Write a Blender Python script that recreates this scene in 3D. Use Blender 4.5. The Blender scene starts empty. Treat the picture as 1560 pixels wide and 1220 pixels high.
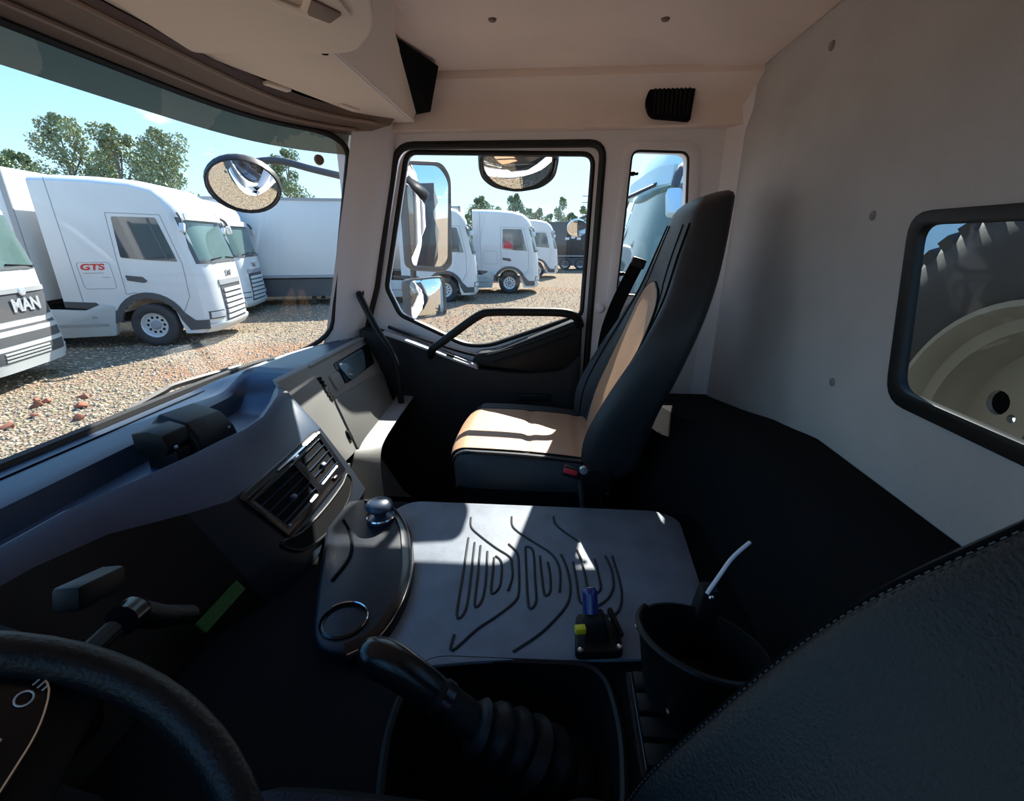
import bpy, bmesh, math, random
from mathutils import Vector, Matrix, noise
from mathutils.geometry import tessellate_polygon
random.seed(7)
sc = bpy.context.scene
C = sc.collection
R = math.radians

# ------------------------------------------------------------------ camera, sky, sun, exposure
# world axes: X = towards the passenger door, Y = vehicle forward, Z = up from the yard; camera at driver head height
PITCH, YAW = R(19.2), R(4.7)
f = Vector((math.cos(PITCH)*math.cos(YAW), math.cos(PITCH)*math.sin(YAW), -math.sin(PITCH)))
r = Vector((math.sin(YAW), -math.cos(YAW), 0)); u = r.cross(f)
cam = bpy.data.objects.new('camera', bpy.data.cameras.new('camera')); C.objects.link(cam)
cam.data.sensor_width = 36; cam.data.sensor_fit = 'HORIZONTAL'; cam.data.lens = 700/1560*36
cam.data.clip_start = .01; cam.data.clip_end = 2000
m = Matrix((r, u, -f)).transposed().to_4x4(); m.translation = (0, 0, 2.5); cam.matrix_world = m
sc.camera = cam

w = bpy.data.worlds.new('sky'); sc.world = w; w.use_nodes = True
nt = w.node_tree; nt.nodes.clear()
def wn(t, **k):
    n = nt.nodes.new(t)
    for a, b in k.items(): setattr(n, a, b)
    return n
SKY_STRENGTH = 1.2
tc = wn('ShaderNodeTexCoord'); sep = wn('ShaderNodeSeparateXYZ'); nt.links.new(tc.outputs['Generated'], sep.inputs[0])
ramp = wn('ShaderNodeValToRGB'); nt.links.new(sep.outputs['Z'], ramp.inputs[0])
cr = ramp.color_ramp; cr.elements[0].position = 0.0; cr.elements[0].color = (.46, .56, .62, 1)
cr.elements[1].position = 1.0; cr.elements[1].color = (.05, .20, .66, 1)
for p_, c_ in ((.07, (.34, .50, .61, 1)), (.25, (.16, .36, .56, 1)), (.6, (.08, .27, .60, 1))):
    e = cr.elements.new(p_); e.color = c_
# thin scattered fair-weather clouds low in the sky
mp = wn('ShaderNodeMapping'); mp.inputs['Scale'].default_value = (3.2, 3.2, 11); nt.links.new(tc.outputs['Generated'], mp.inputs[0])
nz = wn('ShaderNodeTexNoise'); nz.inputs['Scale'].default_value = 2.4; nz.inputs['Detail'].default_value = 6; nt.links.new(mp.outputs[0], nz.inputs['Vector'])
r2 = wn('ShaderNodeValToRGB'); r2.color_ramp.elements[0].position = .62; r2.color_ramp.elements[1].position = .78
nt.links.new(nz.outputs['Fac'], r2.inputs[0])
dp = wn('ShaderNodeVectorMath', operation='DOT_PRODUCT'); dp.inputs[1].default_value = tuple(Vector((1, -.205, .915)).normalized()); nt.links.new(tc.outputs['Generated'], dp.inputs[0])
pw = wn('ShaderNodeMath', operation='POWER', use_clamp=True); nt.links.new(dp.outputs['Value'], pw.inputs[0]); pw.inputs[1].default_value = 3.2
hz = wn('ShaderNodeMath', operation='MULTIPLY'); nt.links.new(pw.outputs[0], hz.inputs[0]); hz.inputs[1].default_value = .55
hm = wn('ShaderNodeMix', data_type='RGBA'); hm.inputs['B'].default_value = (.62, .80, .86, 1); nt.links.new(hz.outputs[0], hm.inputs['Factor']); nt.links.new(ramp.outputs['Color'], hm.inputs['A'])
mx = wn('ShaderNodeMix', data_type='RGBA'); mx.inputs['B'].default_value = (.8, .82, .85, 1)
nt.links.new(r2.outputs['Color'], mx.inputs['Factor']); nt.links.new(hm.outputs['Result'], mx.inputs['A'])
bg = wn('ShaderNodeBackground'); bg.inputs['Strength'].default_value = SKY_STRENGTH; nt.links.new(mx.outputs['Result'], bg.inputs[0])
wo = wn('ShaderNodeOutputWorld'); nt.links.new(bg.outputs[0], wo.inputs[0])

sun = bpy.data.objects.new('sun', bpy.data.lights.new('sun', 'SUN')); C.objects.link(sun)
sun.data.energy = 8.0; sun.data.angle = R(.53); sun.data.color = (1, .95, .87)
SUN_DIR = Vector((1, -.205, .915)).normalized()
sun.rotation_euler = SUN_DIR.to_track_quat('Z', 'Y').to_euler()

vs = sc.view_settings
vs.view_transform = 'Standard'; vs.look = 'None'; vs.gamma = 1; vs.use_curve_mapping = False
vs.exposure = 1.05
sc.cycles.use_denoising = True
sc.cycles.max_bounces = 12; sc.cycles.diffuse_bounces = 6; sc.cycles.transparent_max_bounces = 16
sc.cycles.sample_clamp_indirect = 6

# ------------------------------------------------------------------ helpers
def mat(name, col, rough=.5, metal=0, spec=.5, var=0, vscale=8, bump=0, bscale=60, emit=None, coat=0, sheen=0, coatr=.3):
    M_ = bpy.data.materials.new(name); M_.use_nodes = True
    n = M_.node_tree.nodes; l = M_.node_tree.links; b = n['Principled BSDF']
    b.inputs['Base Color'].default_value = (*col, 1); b.inputs['Roughness'].default_value = rough
    b.inputs['Metallic'].default_value = metal; b.inputs['Specular IOR Level'].default_value = spec
    b.inputs['Coat Weight'].default_value = coat; b.inputs['Coat Roughness'].default_value = coatr; b.inputs['Sheen Weight'].default_value = sheen
    t = n.new('ShaderNodeTexCoord')
    if var:
        z = n.new('ShaderNodeTexNoise'); z.inputs['Scale'].default_value = vscale; z.inputs['Detail'].default_value = 4
        l.new(t.outputs['Object'], z.inputs['Vector'])
        rp = n.new('ShaderNodeValToRGB'); l.new(z.outputs['Fac'], rp.inputs[0])
        rp.color_ramp.elements[0].position = .3; rp.color_ramp.elements[1].position = .7
        rp.color_ramp.elements[0].color = (*[max(0, c*(1-var)) for c in col], 1)
        rp.color_ramp.elements[1].color = (*[min(1, c*(1+var)) for c in col], 1)
        l.new(rp.outputs['Color'], b.inputs['Base Color'])
    if bump:
        z = n.new('ShaderNodeTexNoise'); z.inputs['Scale'].default_value = bscale; z.inputs['Detail'].default_value = 5
        l.new(t.outputs['Object'], z.inputs['Vector'])
        bp = n.new('ShaderNodeBump'); bp.inputs['Strength'].default_value = bump; bp.inputs['Distance'].default_value = .002
        l.new(z.outputs['Fac'], bp.inputs['Height']); l.new(bp.outputs[0], b.inputs['Normal'])
    if emit:
        b.inputs['Emission Color'].default_value = (*emit[:3], 1); b.inputs['Emission Strength'].default_value = emit[3]
    return M_
def glassmat(name, tint=(1, 1, 1), refl=.06, rough=.02, dirt=0):
    M_ = bpy.data.materials.new(name); M_.use_nodes = True
    n = M_.node_tree.nodes; l = M_.node_tree.links; n.clear()
    o = n.new('ShaderNodeOutputMaterial'); tr = n.new('ShaderNodeBsdfTransparent'); tr.inputs[0].default_value = (*tint, 1)
    g = n.new('ShaderNodeBsdfGlossy'); g.inputs['Roughness'].default_value = rough
    lw = n.new('ShaderNodeLayerWeight'); lw.inputs['Blend'].default_value = .12
    mm = n.new('ShaderNodeMath'); mm.operation = 'MULTIPLY_ADD'; mm.inputs[1].default_value = .35; mm.inputs[2].default_value = refl*.5
    l.new(lw.outputs['Fresnel'], mm.inputs[0])
    mix = n.new('ShaderNodeMixShader'); l.new(mm.outputs[0], mix.inputs[0]); l.new(tr.outputs[0], mix.inputs[1]); l.new(g.outputs[0], mix.inputs[2])
    last = mix
    if dirt:
        d = n.new('ShaderNodeBsdfDiffuse'); d.inputs[0].default_value = (.7, .68, .62, 1)
        t = n.new('ShaderNodeTexCoord'); z = n.new('ShaderNodeTexNoise'); z.inputs['Scale'].default_value = 3; z.inputs['Detail'].default_value = 8
        l.new(t.outputs['Object'], z.inputs['Vector'])
        rp = n.new('ShaderNodeMapRange'); rp.inputs['From Min'].default_value = .45; rp.inputs['From Max'].default_value = .8
        rp.inputs['To Min'].default_value = dirt*.25; rp.inputs['To Max'].default_value = dirt
        l.new(z.outputs['Fac'], rp.inputs['Value'])
        m2 = n.new('ShaderNodeMixShader'); l.new(rp.outputs[0], m2.inputs[0]); l.new(mix.outputs[0], m2.inputs[1]); l.new(d.outputs[0], m2.inputs[2]); last = m2
    l.new(last.outputs[0], o.inputs[0])
    return M_

def wm(o):
    b = o.matrix_basis
    return (wm(o.parent) @ o.matrix_parent_inverse @ b) if o.parent else b.copy()
def ob(name, vf, m, parent=None, smooth=True, bevel=0, kind=None, local=False, ang=35, seg=2):
    """link ONE mesh object; coordinates are world coordinates unless local"""
    v, fc = vf[0], vf[1]
    me = bpy.data.meshes.new(name)
    me.from_pydata([tuple(q) for q in v], [], [tuple(q) for q in fc])
    bm = bmesh.new(); bm.from_mesh(me)
    bmesh.ops.recalc_face_normals(bm, faces=bm.faces)
    if bevel:
        es = [e for e in bm.edges if len(e.link_faces) == 2 and e.calc_face_angle(0) > .5]
        bmesh.ops.bevel(bm, geom=es, offset=bevel, segments=seg, affect='EDGES', profile=.5, clamp_overlap=True)
    bm.to_mesh(me); bm.free()
    if smooth:
        me.polygons.foreach_set('use_smooth', [True]*len(me.polygons)); me.set_sharp_from_angle(angle=R(ang))
    if m: me.materials.append(m)
    o = bpy.data.objects.new(name, me); C.objects.link(o)
    if parent:
        o.parent = parent
        if not local: o.matrix_parent_inverse = wm(parent).inverted()
    if kind: o['kind'] = kind
    return o
def tag(o, label, cat, group=None):
    o['label'] = label; o['category'] = cat
    if group: o['group'] = group
    return o
def thing(name, label, cat, loc=(0, 0, 0), rz=0, group=None):
    o = bpy.data.objects.new(name, None); C.objects.link(o); o.empty_display_size = .1
    o.location = loc; o.rotation_euler = (0, 0, rz)
    o.matrix_basis = Matrix.Translation(loc) @ Matrix.Rotation(rz, 4, 'Z')
    return tag(o, label, cat, group)
def copy_tree(o, parent=None):
    c = o.copy(); C.objects.link(c)
    if parent: c.parent = parent; c.matrix_parent_inverse = o.matrix_parent_inverse.copy()
    for ch in list(o.children): copy_tree(ch, c)
    return c
def join(*parts):
    v, fc = [], []
    for p in parts:
        n = len(v); v += [Vector(q) for q in p[0]]; fc += [tuple(i+n for i in q) for q in p[1]]
    return v, fc
def box(x0, x1, y0, y1, z0, z1):
    v = [(x, y, z) for x in (x0, x1) for y in (y0, y1) for z in (z0, z1)]
    return [Vector(q) for q in v], [(0, 1, 3, 2), (4, 6, 7, 5), (0, 4, 5, 1), (2, 3, 7, 6), (0, 2, 6, 4), (1, 5, 7, 3)]
def xform(vf, M_): return [M_ @ Vector(q) for q in vf[0]], vf[1]
def obox(c, sx, sy, sz, rot=(0, 0, 0)):
    from mathutils import Euler
    return xform(box(-sx/2, sx/2, -sy/2, sy/2, -sz/2, sz/2), Matrix.Translation(c) @ Euler(rot).to_matrix().to_4x4())
def loft(secs, closed=True, cap=True):
    n = len(secs[0]); v = [Vector(p) for s in secs for p in s]; fc = []
    for i in range(len(secs)-1):
        for j in range(n if closed else n-1):
            k = (j+1) % n; fc.append((i*n+j, i*n+k, (i+1)*n+k, (i+1)*n+j))
    if cap and closed: fc += [tuple(range(n)), tuple((len(secs)-1)*n+j for j in range(n))]
    return v, fc
def catmull(pts, n=6, closed=False):
    P = [Vector(p) for p in pts]; out = []; L = len(P)
    rng = range(L if closed else L-1)
    for i in rng:
        p0 = P[(i-1) % L] if (closed or i > 0) else P[i]; p1 = P[i]; p2 = P[(i+1) % L]
        p3 = P[(i+2) % L] if (closed or i+2 < L) else p2
        for k in range(n):
            t = k/n
            out.append(.5*((2*p1)+(p2-p0)*t+(2*p0-5*p1+4*p2-p3)*t*t+(3*p1-p0-3*p2+p3)*t**3))
    if not closed: out.append(P[-1])
    return out
def tube(path, rad, n=8, closed=False, cap=True):
    P = [Vector(p) for p in path]; L = len(P); secs = []; up = None
    for i, p in enumerate(P):
        if closed: t = P[(i+1) % L]-P[i-1]
        else: t = P[min(i+1, L-1)]-P[max(i-1, 0)]
        t.normalize()
        if up is None:
            up = Vector((0, 0, 1)) if abs(t.z) < .9 else Vector((1, 0, 0))
        a = up - t*up.dot(t); a.normalize(); b = t.cross(a); up = a
        rr = rad(i/(L-1)) if callable(rad) else rad
        secs.append([p+a*rr*math.cos(2*math.pi*k/n)+b*rr*math.sin(2*math.pi*k/n) for k in range(n)])
    if closed: secs.append(secs[0])
    return loft(secs, True, cap and not closed)
def lathe(prof, n=24, axis='Z', cap=False):
    secs = []
    for k in range(n+1):
        a = 2*math.pi*k/n; c, s = math.cos(a), math.sin(a)
        secs.append([(q*c, q*s, h) if axis == 'Z' else ((h, q*c, q*s) if axis == 'X' else (q*c, h, q*s)) for q, h in prof])
    v, fc = loft(secs, False, False)
    return v, fc
def prism(poly, fn, t0, t1):
    """poly: 2-D outline, fn(a,b,t) -> point"""
    n = len(poly)
    return loft([[fn(a, b, t0) for a, b in poly], [fn(a, b, t1) for a, b in poly]])
YZ = lambda a, b, t: Vector((t, a, b))
XZ = lambda a, b, t: Vector((a, t, b))
XY = lambda a, b, t: Vector((a, b, t))
def rpoly(pts, rad, n=5):
    out = []; L = len(pts)
    for i in range(L):
        p = Vector(pts[i]); a = Vector(pts[i-1])-p; b = Vector(pts[(i+1) % L])-p
        d = min(rad if not isinstance(rad, (list, tuple)) else rad[i], a.length*.45, b.length*.45)
        if d < 1e-5: out.append(tuple(p)); continue
        p0 = p+a.normalized()*d; p2 = p+b.normalized()*d
        for k in range(n+1):
            t = k/n; q = p0*(1-t)**2+p*2*t*(1-t)+p2*t*t; out.append(tuple(q))
    return out
def circ(cx, cy, rx, ry=None, n=20, a0=0): 
    ry = ry or rx
    return [(cx+rx*math.cos(a0+2*math.pi*k/n), cy+ry*math.sin(a0+2*math.pi*k/n)) for k in range(n)]
def plate(outer, holes, fn, t0, t1):
    loops = [outer]+list(holes)
    flat = [q for lp in loops for q in lp]; n = len(flat)
    tris = tessellate_polygon([[Vector((a, b, 0)) for a, b in lp] for lp in loops])
    v = [fn(a, b, t0) for a, b in flat]+[fn(a, b, t1) for a, b in flat]
    fc = [tuple(t) for t in tris]+[tuple(i+n for i in t) for t in tris]
    o = 0
    for lp in loops:
        L = len(lp)
        for i in range(L): fc.append((o+i, o+(i+1) % L, n+o+(i+1) % L, n+o+i))
        o += L
    return v, fc
def grid(fn, us, vs_):
    v = [Vector(fn(a, b)) for a in us for b in vs_]; n = len(vs_)
    return v, [(i*n+j, i*n+j+1, (i+1)*n+j+1, (i+1)*n+j) for i in range(len(us)-1) for j in range(n-1)]
def shell(fn, us, vs_, off):
    """closed thick patch: surface fn and the same moved by off (vector)"""
    a = grid(fn, us, vs_); nv = len(a[0]); n = len(vs_); mN = len(us)
    o = Vector(off)
    v = a[0]+[q+o for q in a[0]]; fc = list(a[1])+[tuple(i+nv for i in q) for q in a[1]]
    rim = [(i, 0) for i in range(mN)]+[(mN-1, j) for j in range(1, n)]+[(i, n-1) for i in range(mN-2, -1, -1)]+[(0, j) for j in range(n-2, 0, -1)]
    idx = [i*n+j for i, j in rim]
    for k in range(len(idx)):
        p, q = idx[k], idx[(k+1) % len(idx)]; fc.append((p, q, q+nv, p+nv))
    return v, fc
def lin(a, b, n): return [a+(b-a)*i/(n-1) for i in range(n)]
def text_mesh(name, s, size, m, parent, M_, ext=.004, local=True, shear=0, bold=0):
    cu = bpy.data.curves.new(name, 'FONT'); cu.body = s; cu.size = size; cu.extrude = ext; cu.align_x = 'CENTER'; cu.align_y = 'CENTER'
    cu.shear = shear; cu.offset = bold
    t = bpy.data.objects.new(name+'_tmp', cu); C.objects.link(t)
    me = bpy.data.meshes.new_from_object(t.evaluated_get(bpy.context.evaluated_depsgraph_get()))
    bpy.data.objects.remove(t)
    me.transform(M_); me.materials.clear(); me.materials.append(m)
    o = bpy.data.objects.new(name, me); C.objects.link(o); o.parent = parent
    if not local: o.matrix_parent_inverse = wm(parent).inverted()
    return o

# ------------------------------------------------------------------ materials
headliner = mat('beige_fabric_headliner', (.88, .73, .66), .9, var=.05, vscale=3, bump=.25, bscale=220, spec=.2)
rear_fabric = mat('pale_grey_fabric', (.50, .475, .465), .92, var=.06, vscale=6, bump=.5, bscale=260, spec=.2)
pillar_pl = mat('pale_pillar_plastic', (.80, .76, .79), .6, bump=.15, bscale=300, spec=.4)
shelf_pl = mat('beige_shelf_plastic', (.90, .75, .64), .65, bump=.12, bscale=260, spec=.35)
brown_trim = mat('brown_trim_plastic', (.20, .13, .10), .55, bump=.1, bscale=200)
bead_glint = mat('brown_trim_highlight', (.34, .24, .19), .5)
black_pl = mat('black_plastic', (.005, .005, .006), .5, bump=.12, bscale=320, spec=.28)
black_matte = mat('matte_black', (.004, .004, .005), .85, spec=.12)
dash_pl = mat('sky_tinted_dash_plastic', (.024, .046, .085), .38, bump=.10, bscale=420, spec=.6)  # dark plastic; blue in the base stands for reflected sky
black_dash = mat('black_console_plastic', (.007, .011, .018), .42, bump=.1, bscale=400, spec=.3)
stack_m = mat('shaded_stack_plastic', (.010, .016, .026), .42, bump=.1, bscale=400, spec=.35)  # darker copy of the dash plastic, shade below the lip put into colour
grey_pl = mat('grey_dash_plastic', (.16, .165, .155), .55, bump=.12, bscale=350, spec=.4)
grey_lt = mat('light_grey_dash_plastic', (.27, .27, .255), .5, bump=.1, bscale=350, spec=.4)
sunlit_sill = mat('pale_sunlit_sill', (.42, .42, .43), .4)
gloss_blk = mat('gloss_black', (.006, .006, .008), .24, spec=.45)
chrome = mat('chrome', (.75, .75, .77), .15, metal=1)
rubber_seal = mat('black_rubber_seal', (.01, .01, .01), .5, spec=.4)
mat_rubber = mat('dark_rubber_mat', (.15, .175, .21), .55, var=.18, vscale=14, bump=.35, bscale=50, spec=.4)
groove_shade = mat('rubber_groove_shade', (.02, .022, .025), .6, spec=.3)
carpet = mat('black_carpet', (.008, .008, .009), .95, bump=.4, bscale=400, spec=.1)
leather = mat('black_leather', (.006, .008, .011), .44, bump=.45, bscale=300, spec=.40)
leather_lit = mat('black_leather_sunlit', (.020, .022, .027), .45, bump=.4, bscale=300, spec=.45)  # black leather again, base lifted for the sun on the passenger seat
tan_leather = mat('tan_leather', (.46, .27, .16), .5, bump=.25, bscale=220, spec=.4, var=.06, vscale=10)
door_pl = mat('dark_door_plastic', (.014, .013, .013), .65, bump=.2, bscale=300, spec=.3)
screw_m = mat('bright_screw', (.8, .8, .8), .3, metal=1)
mirror_m = mat('mirror_glass', (.92, .94, .95), .015, metal=1)
mirror_back = mat('dark_mirror_housing', (.05, .055, .06), .5)
white_paint = mat('white_truck_paint', (.60, .61, .60), .3, spec=.5, var=.02, vscale=1.5)
own_paint = mat('white_cab_paint', (.78, .78, .78), .3, spec=.5)
pale_blue = mat('pale_blue_truck_paint', (.50, .72, .80), .3, spec=.5)
trailer_m = mat('white_trailer_panel', (.62, .62, .60), .45, var=.03, vscale=.6)
dark_grey = mat('dark_grey_truck_plastic', (.06, .065, .07), .55)
mid_grey = mat('mid_grey_truck_plastic', (.28, .29, .30), .5)
skirt_m = mat('pale_skirt_paint', (.44, .46, .45), .4)
tyre_m = mat('tyre_rubber', (.035, .035, .036), .75, var=.2, vscale=6, bump=.3, bscale=20)
rim_m = mat('painted_steel_rim', (.62, .63, .63), .35, metal=.3)
rim_cream = mat('cream_painted_steel_rim', (.22, .21, .16), .45, var=.08, vscale=5)
truck_glass = mat('dark_green_truck_glass', (.08, .13, .12), .06, spec=.8)
side_glass = mat('dark_truck_side_glass', (.04, .05, .06), .06, spec=.8)
lamp_glass = mat('headlamp_glass', (.55, .58, .60), .15, spec=.8)
red_ink = mat('red_lettering', (.55, .03, .03), .5)
silver_ink = mat('silver_lettering', (.75, .76, .78), .3, metal=.6)
steel_dark = mat('dark_chassis_steel', (.03, .03, .032), .6, var=.3, vscale=4)
red_cloth = mat('red_cloth', (.5, .02, .04), .8)
pane = glassmat('window_glass', (.97, .98, .98), .06)
wind_pane = glassmat('windscreen_glass', (.95, .98, .98), .06, dirt=.03)
rear_pane = glassmat('rear_window_glass', (.86, .90, .90), .0, dirt=.015)
lens_m = glassmat('lamp_lens', (.85, .8, .72), .15, rough=.2, dirt=.3)

# ------------------------------------------------------------------ the cab shell (setting)
XD, XL, YR = 1.75, -.35, -.61           # passenger wall, driver wall, rear wall (inside faces)
ZC = 2.975                               # headliner
XC = .70                                 # cab centre line
def wsY(X, v):                           # windscreen: v = 0 bottom edge, 1 top edge
    q = min(abs(X-XC)/.955, 1.05)
    return (1.005-.215*q**8)*(1-v)+(.865-.235*q**6)*v
def wsZ(v): return 2.105+.72*v
def ws(X, v): return Vector((X, wsY(X, v), wsZ(v)))

door_out = [(.545, 2.811), (-.165, 2.808), (-.150, 2.2), (-.135, 1.42), (.60, 1.42), (.735, 1.70), (.735, 2.13), (.665, 2.33)]
door_open = rpoly(door_out, [.06, .05, .02, .06, .10, .10, .02, .02])
qwin = rpoly([(-.256, 2.786), (-.445, 2.778), (-.485, 2.30), (-.238, 2.31), (-.243, 2.43)], [.03, .03, .04, .03, .02])
def side_wall(name, x0, x1):
    outer = [(.76, 2.98), (YR-.05, 2.98), (YR-.05, 1.30), (.98, 1.30), (.98, 2.02), (.76, 2.10)]
    return ob(name, plate(outer, [door_open, qwin], YZ, x0, x1), pillar_pl, smooth=False, kind='structure')
wall_r = side_wall('wall_right', XD, XD+.07)
wall_l = side_wall('wall_left', XL-.07, XL)
# header ledge, coving and the upper side panel above the door
for nm, s, x in (('trim_1', -1, XD), ('trim_2', 1, XL)):
    t = ob(nm, loft([[(x+s*.002, y, 2.845), (x+s*.03, y, 2.85), (x+s*.028, y, 2.865), (x+s*.022, y, 2.90), (x+s*.045, y, 2.94), (x+s*.10, y, 2.972), (x+s*.10, y, 3.0), (x-s*.02, y, 3.0)] for y in (.76, YR)]), headliner, kind='structure', ang=50)
# speaker grille in the upper side panel
sp = ob('speaker_grille', prism(rpoly([(-.278, 2.918), (-.30, 2.962), (-.432, 2.966), (-.425, 2.856), (-.30, 2.868)], [.03, .02, .008, .008, .02]), YZ, XD-.052, XD-.02), black_matte, bevel=.004)
sp.parent = bpy.data.objects['trim_1']
for k in range(9):
    ob('grille_bar', box(XD-.055, XD-.05, -.415+.013*k, -.409+.013*k, 2.875, 2.955), black_pl, sp)
# rear wall with window hole
rw_out = [(.878, 2.536), (.01, 2.536), (.01, 2.240), (.820, 2.240)]
rw_hole = rpoly(rw_out, .03)
def rear_fn(a, b, t): return Vector((a, t, b))
wall_rear = ob('wall_rear', plate([(XL, 1.3), (XD+.03, 1.3), (XD+.03, 3.0), (XL, 3.0)], [rw_hole], rear_fn, YR-.015, YR), rear_fabric, smooth=False, kind='structure')
# soft padded panel relief and the rounded rear corner
def pad(a, b):
    e = min((a-.97)/.22, (1.80-a)/.16, (2.95-b)/.22, (b-1.7)/.2); e = max(0, min(1, e)); e = e*e*(3-2*e)
    d = math.exp(-((a-1.30-.35*(b-2.3))/.10)**2)*max(0, min(1, (2.62-b)/.25))          # soft vertical dent between two pads
    return Vector((a, YR-.004+.022*e-.016*d*e, b))
ob('padding', grid(pad, lin(.95, 1.745, 48), lin(1.75, 2.96, 60)), rear_fabric, wall_rear)
ob('corner_padding', loft([[(XD, YR, z), (XD, YR+.055, z), (XD-.012, YR+.033, z), (XD-.033, YR+.012, z), (XD-.055, YR, z)] for z in (1.5, 2.3, 2.98)]), pillar_pl, wall_rear, ang=60)
for i, (x, z) in enumerate([(1.279, 2.909), (.999, 2.545), (1.001, 2.212)]):
    ob('panel_button', xform(lathe([(0, .006), (.008, .005), (.011, 0)], 12, 'Y'), Matrix.Translation((x, pad(x, z).y if i else max(YR, pad(x, z).y), z))), mat('grey_button_%d' % i, (.25, .22, .2), .6), wall_rear)
win2 = ob('window_2', plate(rpoly([(.890, 2.546), (.0, 2.546), (.0, 2.230), (.830, 2.230)], .045), [rpoly([(.862, 2.524), (.05, 2.524), (.05, 2.257), (.808, 2.257)], .03)], rear_fn, YR-.006, YR+.010), rubber_seal, bevel=.005, kind='structure')
ob('pane', prism(rpoly([(.868, 2.530), (.035, 2.530), (.035, 2.250), (.814, 2.250)], .03), rear_fn, YR-.004, YR-.002), rear_pane, win2)
# ceiling: two-level headliner with a pressed panel edge
ceiling = ob('ceiling', box(XL-.07, XD+.07, YR-.05, .98, 3.0, 3.06), headliner, kind='structure')
ob('roof_panel', prism(rpoly([(-.05, .36), (1.40, .36), (1.42, -.22), (1.70, -.48), (1.70, YR), (-.35, YR), (-.35, .36)], [.1, .05, .08, .05, 0, 0, 0]), XY, 2.985, 3.0), headliner, ceiling, bevel=.012, seg=3)
ob('roof_panel_raised', prism([(XL, .45), (XD-.05, .45), (XD-.05, YR), (XL, YR)], XY, 2.993, 3.0), headliner, ceiling)
for x, y in ((1.29, .152), (1.32, -.248)):
    ob('panel_button', xform(lathe([(0, -.006), (.008, -.005), (.011, 0)], 12), Matrix.Translation((x, y, 2.986))), brown_trim, ceiling)

# front: panel below the windscreen, outside lamps and bumper are seen in the mirrors
def shell_front(z, off=.0): return [Vector((X, wsY(X, 0)+off, z)) for X in lin(XL+.02, XD, 25)]
fr = ob('wall_front', loft([[p for p in shell_front(1.2, .10)]+[p for p in reversed(shell_front(1.2, .05))],
                            [p for p in shell_front(2.05, .06)]+[p for p in reversed(shell_front(2.05, .02))]]), own_paint, kind='structure')
ob('bumper', loft([[p for p in shell_front(.55, .32)]+[p for p in reversed(shell_front(.55, .0))], [p for p in shell_front(1.15, .34)]+[p for p in reversed(shell_front(1.15, .0))]]), own_paint, fr, bevel=.03)
ob('grille', loft([[p+Vector((0, 0, 0)) for p in shell_front(1.3, .13)[5:20]]+[p for p in reversed(shell_front(1.3, .08)[5:20])], [p for p in shell_front(1.95, .10)[5:20]]+[p for p in reversed(shell_front(1.95, .05)[5:20])]]), dark_grey, fr)
ob('roof_skin', box(XL-.09, XD+.09, YR-.08, .80, 3.07, 3.10), own_paint, fr)
ob('roof_front', loft([[(X, wsY(X, 1)+.03, 2.84), (X, wsY(X, 1)+.0, 2.845), (X, .70, 3.06), (X, .72, 3.10), (X, wsY(X, 1)+.01, 3.04)] for X in lin(XL-.02, XD+.02, 25)]), own_paint, fr)

# windscreen
win1 = thing('window_1', 'wide curved windscreen of the truck cab', 'window', (XC, 1.0, 2.1)); del win1['category']; win1['kind'] = 'structure'
EX = .935
ob('pane', grid(lambda a, b: ws(a, b)+Vector((0, .012, 0)), lin(XC-EX-.03, XC+EX+.03, 41), lin(-.02, 1.02, 12)), wind_pane, win1)
rim = rpoly([(XC+EX, 0), (XC+EX, 1), (XC-EX, 1), (XC-EX, 0)], [.16, .10, .10, .16], 8)
dens = []
for i in range(len(rim)):
    a, b = Vector(rim[i]), Vector(rim[(i+1) % len(rim)]); k = max(1, int((b-a).length/.06))
    dens += [a+(b-a)*j/k for j in range(k)]
ob('gasket', tube([ws(q[0], q[1]) for q in dens], .009, 8, closed=True), rubber_seal, win1)
ob('lower_gasket', tube([ws(X, 0)+Vector((0, -.004, 0)) for X in lin(XC-.80, XC+.80, 40)], .014, 8), rubber_seal, win1)
ob('wiper', tube(catmull([(.98, 1.035, 2.100), (1.10, 1.04, 2.112), (1.16, 1.04, 2.116), (1.40, 1.02, 2.104)], 5), .009, 6), rubber_seal, win1)
# dirty sun-shade band along the windscreen top; pale patches stand in for reflections
band = bpy.data.materials.new('sun_band_tint'); band.use_nodes = True
n = band.node_tree.nodes; l = band.node_tree.links; n.clear()
o_ = n.new('ShaderNodeOutputMaterial'); tr_ = n.new('ShaderNodeBsdfTransparent'); tr_.inputs[0].default_value = (.16, .19, .15, 1)
pb = n.new('ShaderNodeBsdfPrincipled'); pb.inputs['Roughness'].default_value = .3
t_ = n.new('ShaderNodeTexCoord'); v_ = n.new('ShaderNodeTexVoronoi'); v_.inputs['Scale'].default_value = 5.5
z_ = n.new('ShaderNodeTexNoise'); z_.inputs['Scale'].default_value = 5; z_.inputs['Detail'].default_value = 6; l.new(t_.outputs['Object'], z_.inputs['Vector'])
mx_ = n.new('ShaderNodeMix'); mx_.data_type = 'VECTOR'; mx_.inputs['Factor'].default_value = .25
l.new(t_.outputs['Object'], mx_.inputs['A']); l.new(z_.outputs['Color'], mx_.inputs['B']); l.new(mx_.outputs['Result'], v_.inputs['Vector'])
rp_ = n.new('ShaderNodeValToRGB'); l.new(v_.outputs['Color'], rp_.inputs[0])
rp_.color_ramp.elements[0].color = (.14, .16, .15, 1); rp_.color_ramp.elements[1].color = (.66, .66, .54, 1)
l.new(rp_.outputs[0], pb.inputs['Base Color'])
ms_ = n.new('ShaderNodeMixShader'); ms_.inputs[0].default_value = .80; l.new(tr_.outputs[0], ms_.inputs[1]); l.new(pb.outputs[0], ms_.inputs[2]); l.new(ms_.outputs[0], o_.inputs[0])
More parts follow.
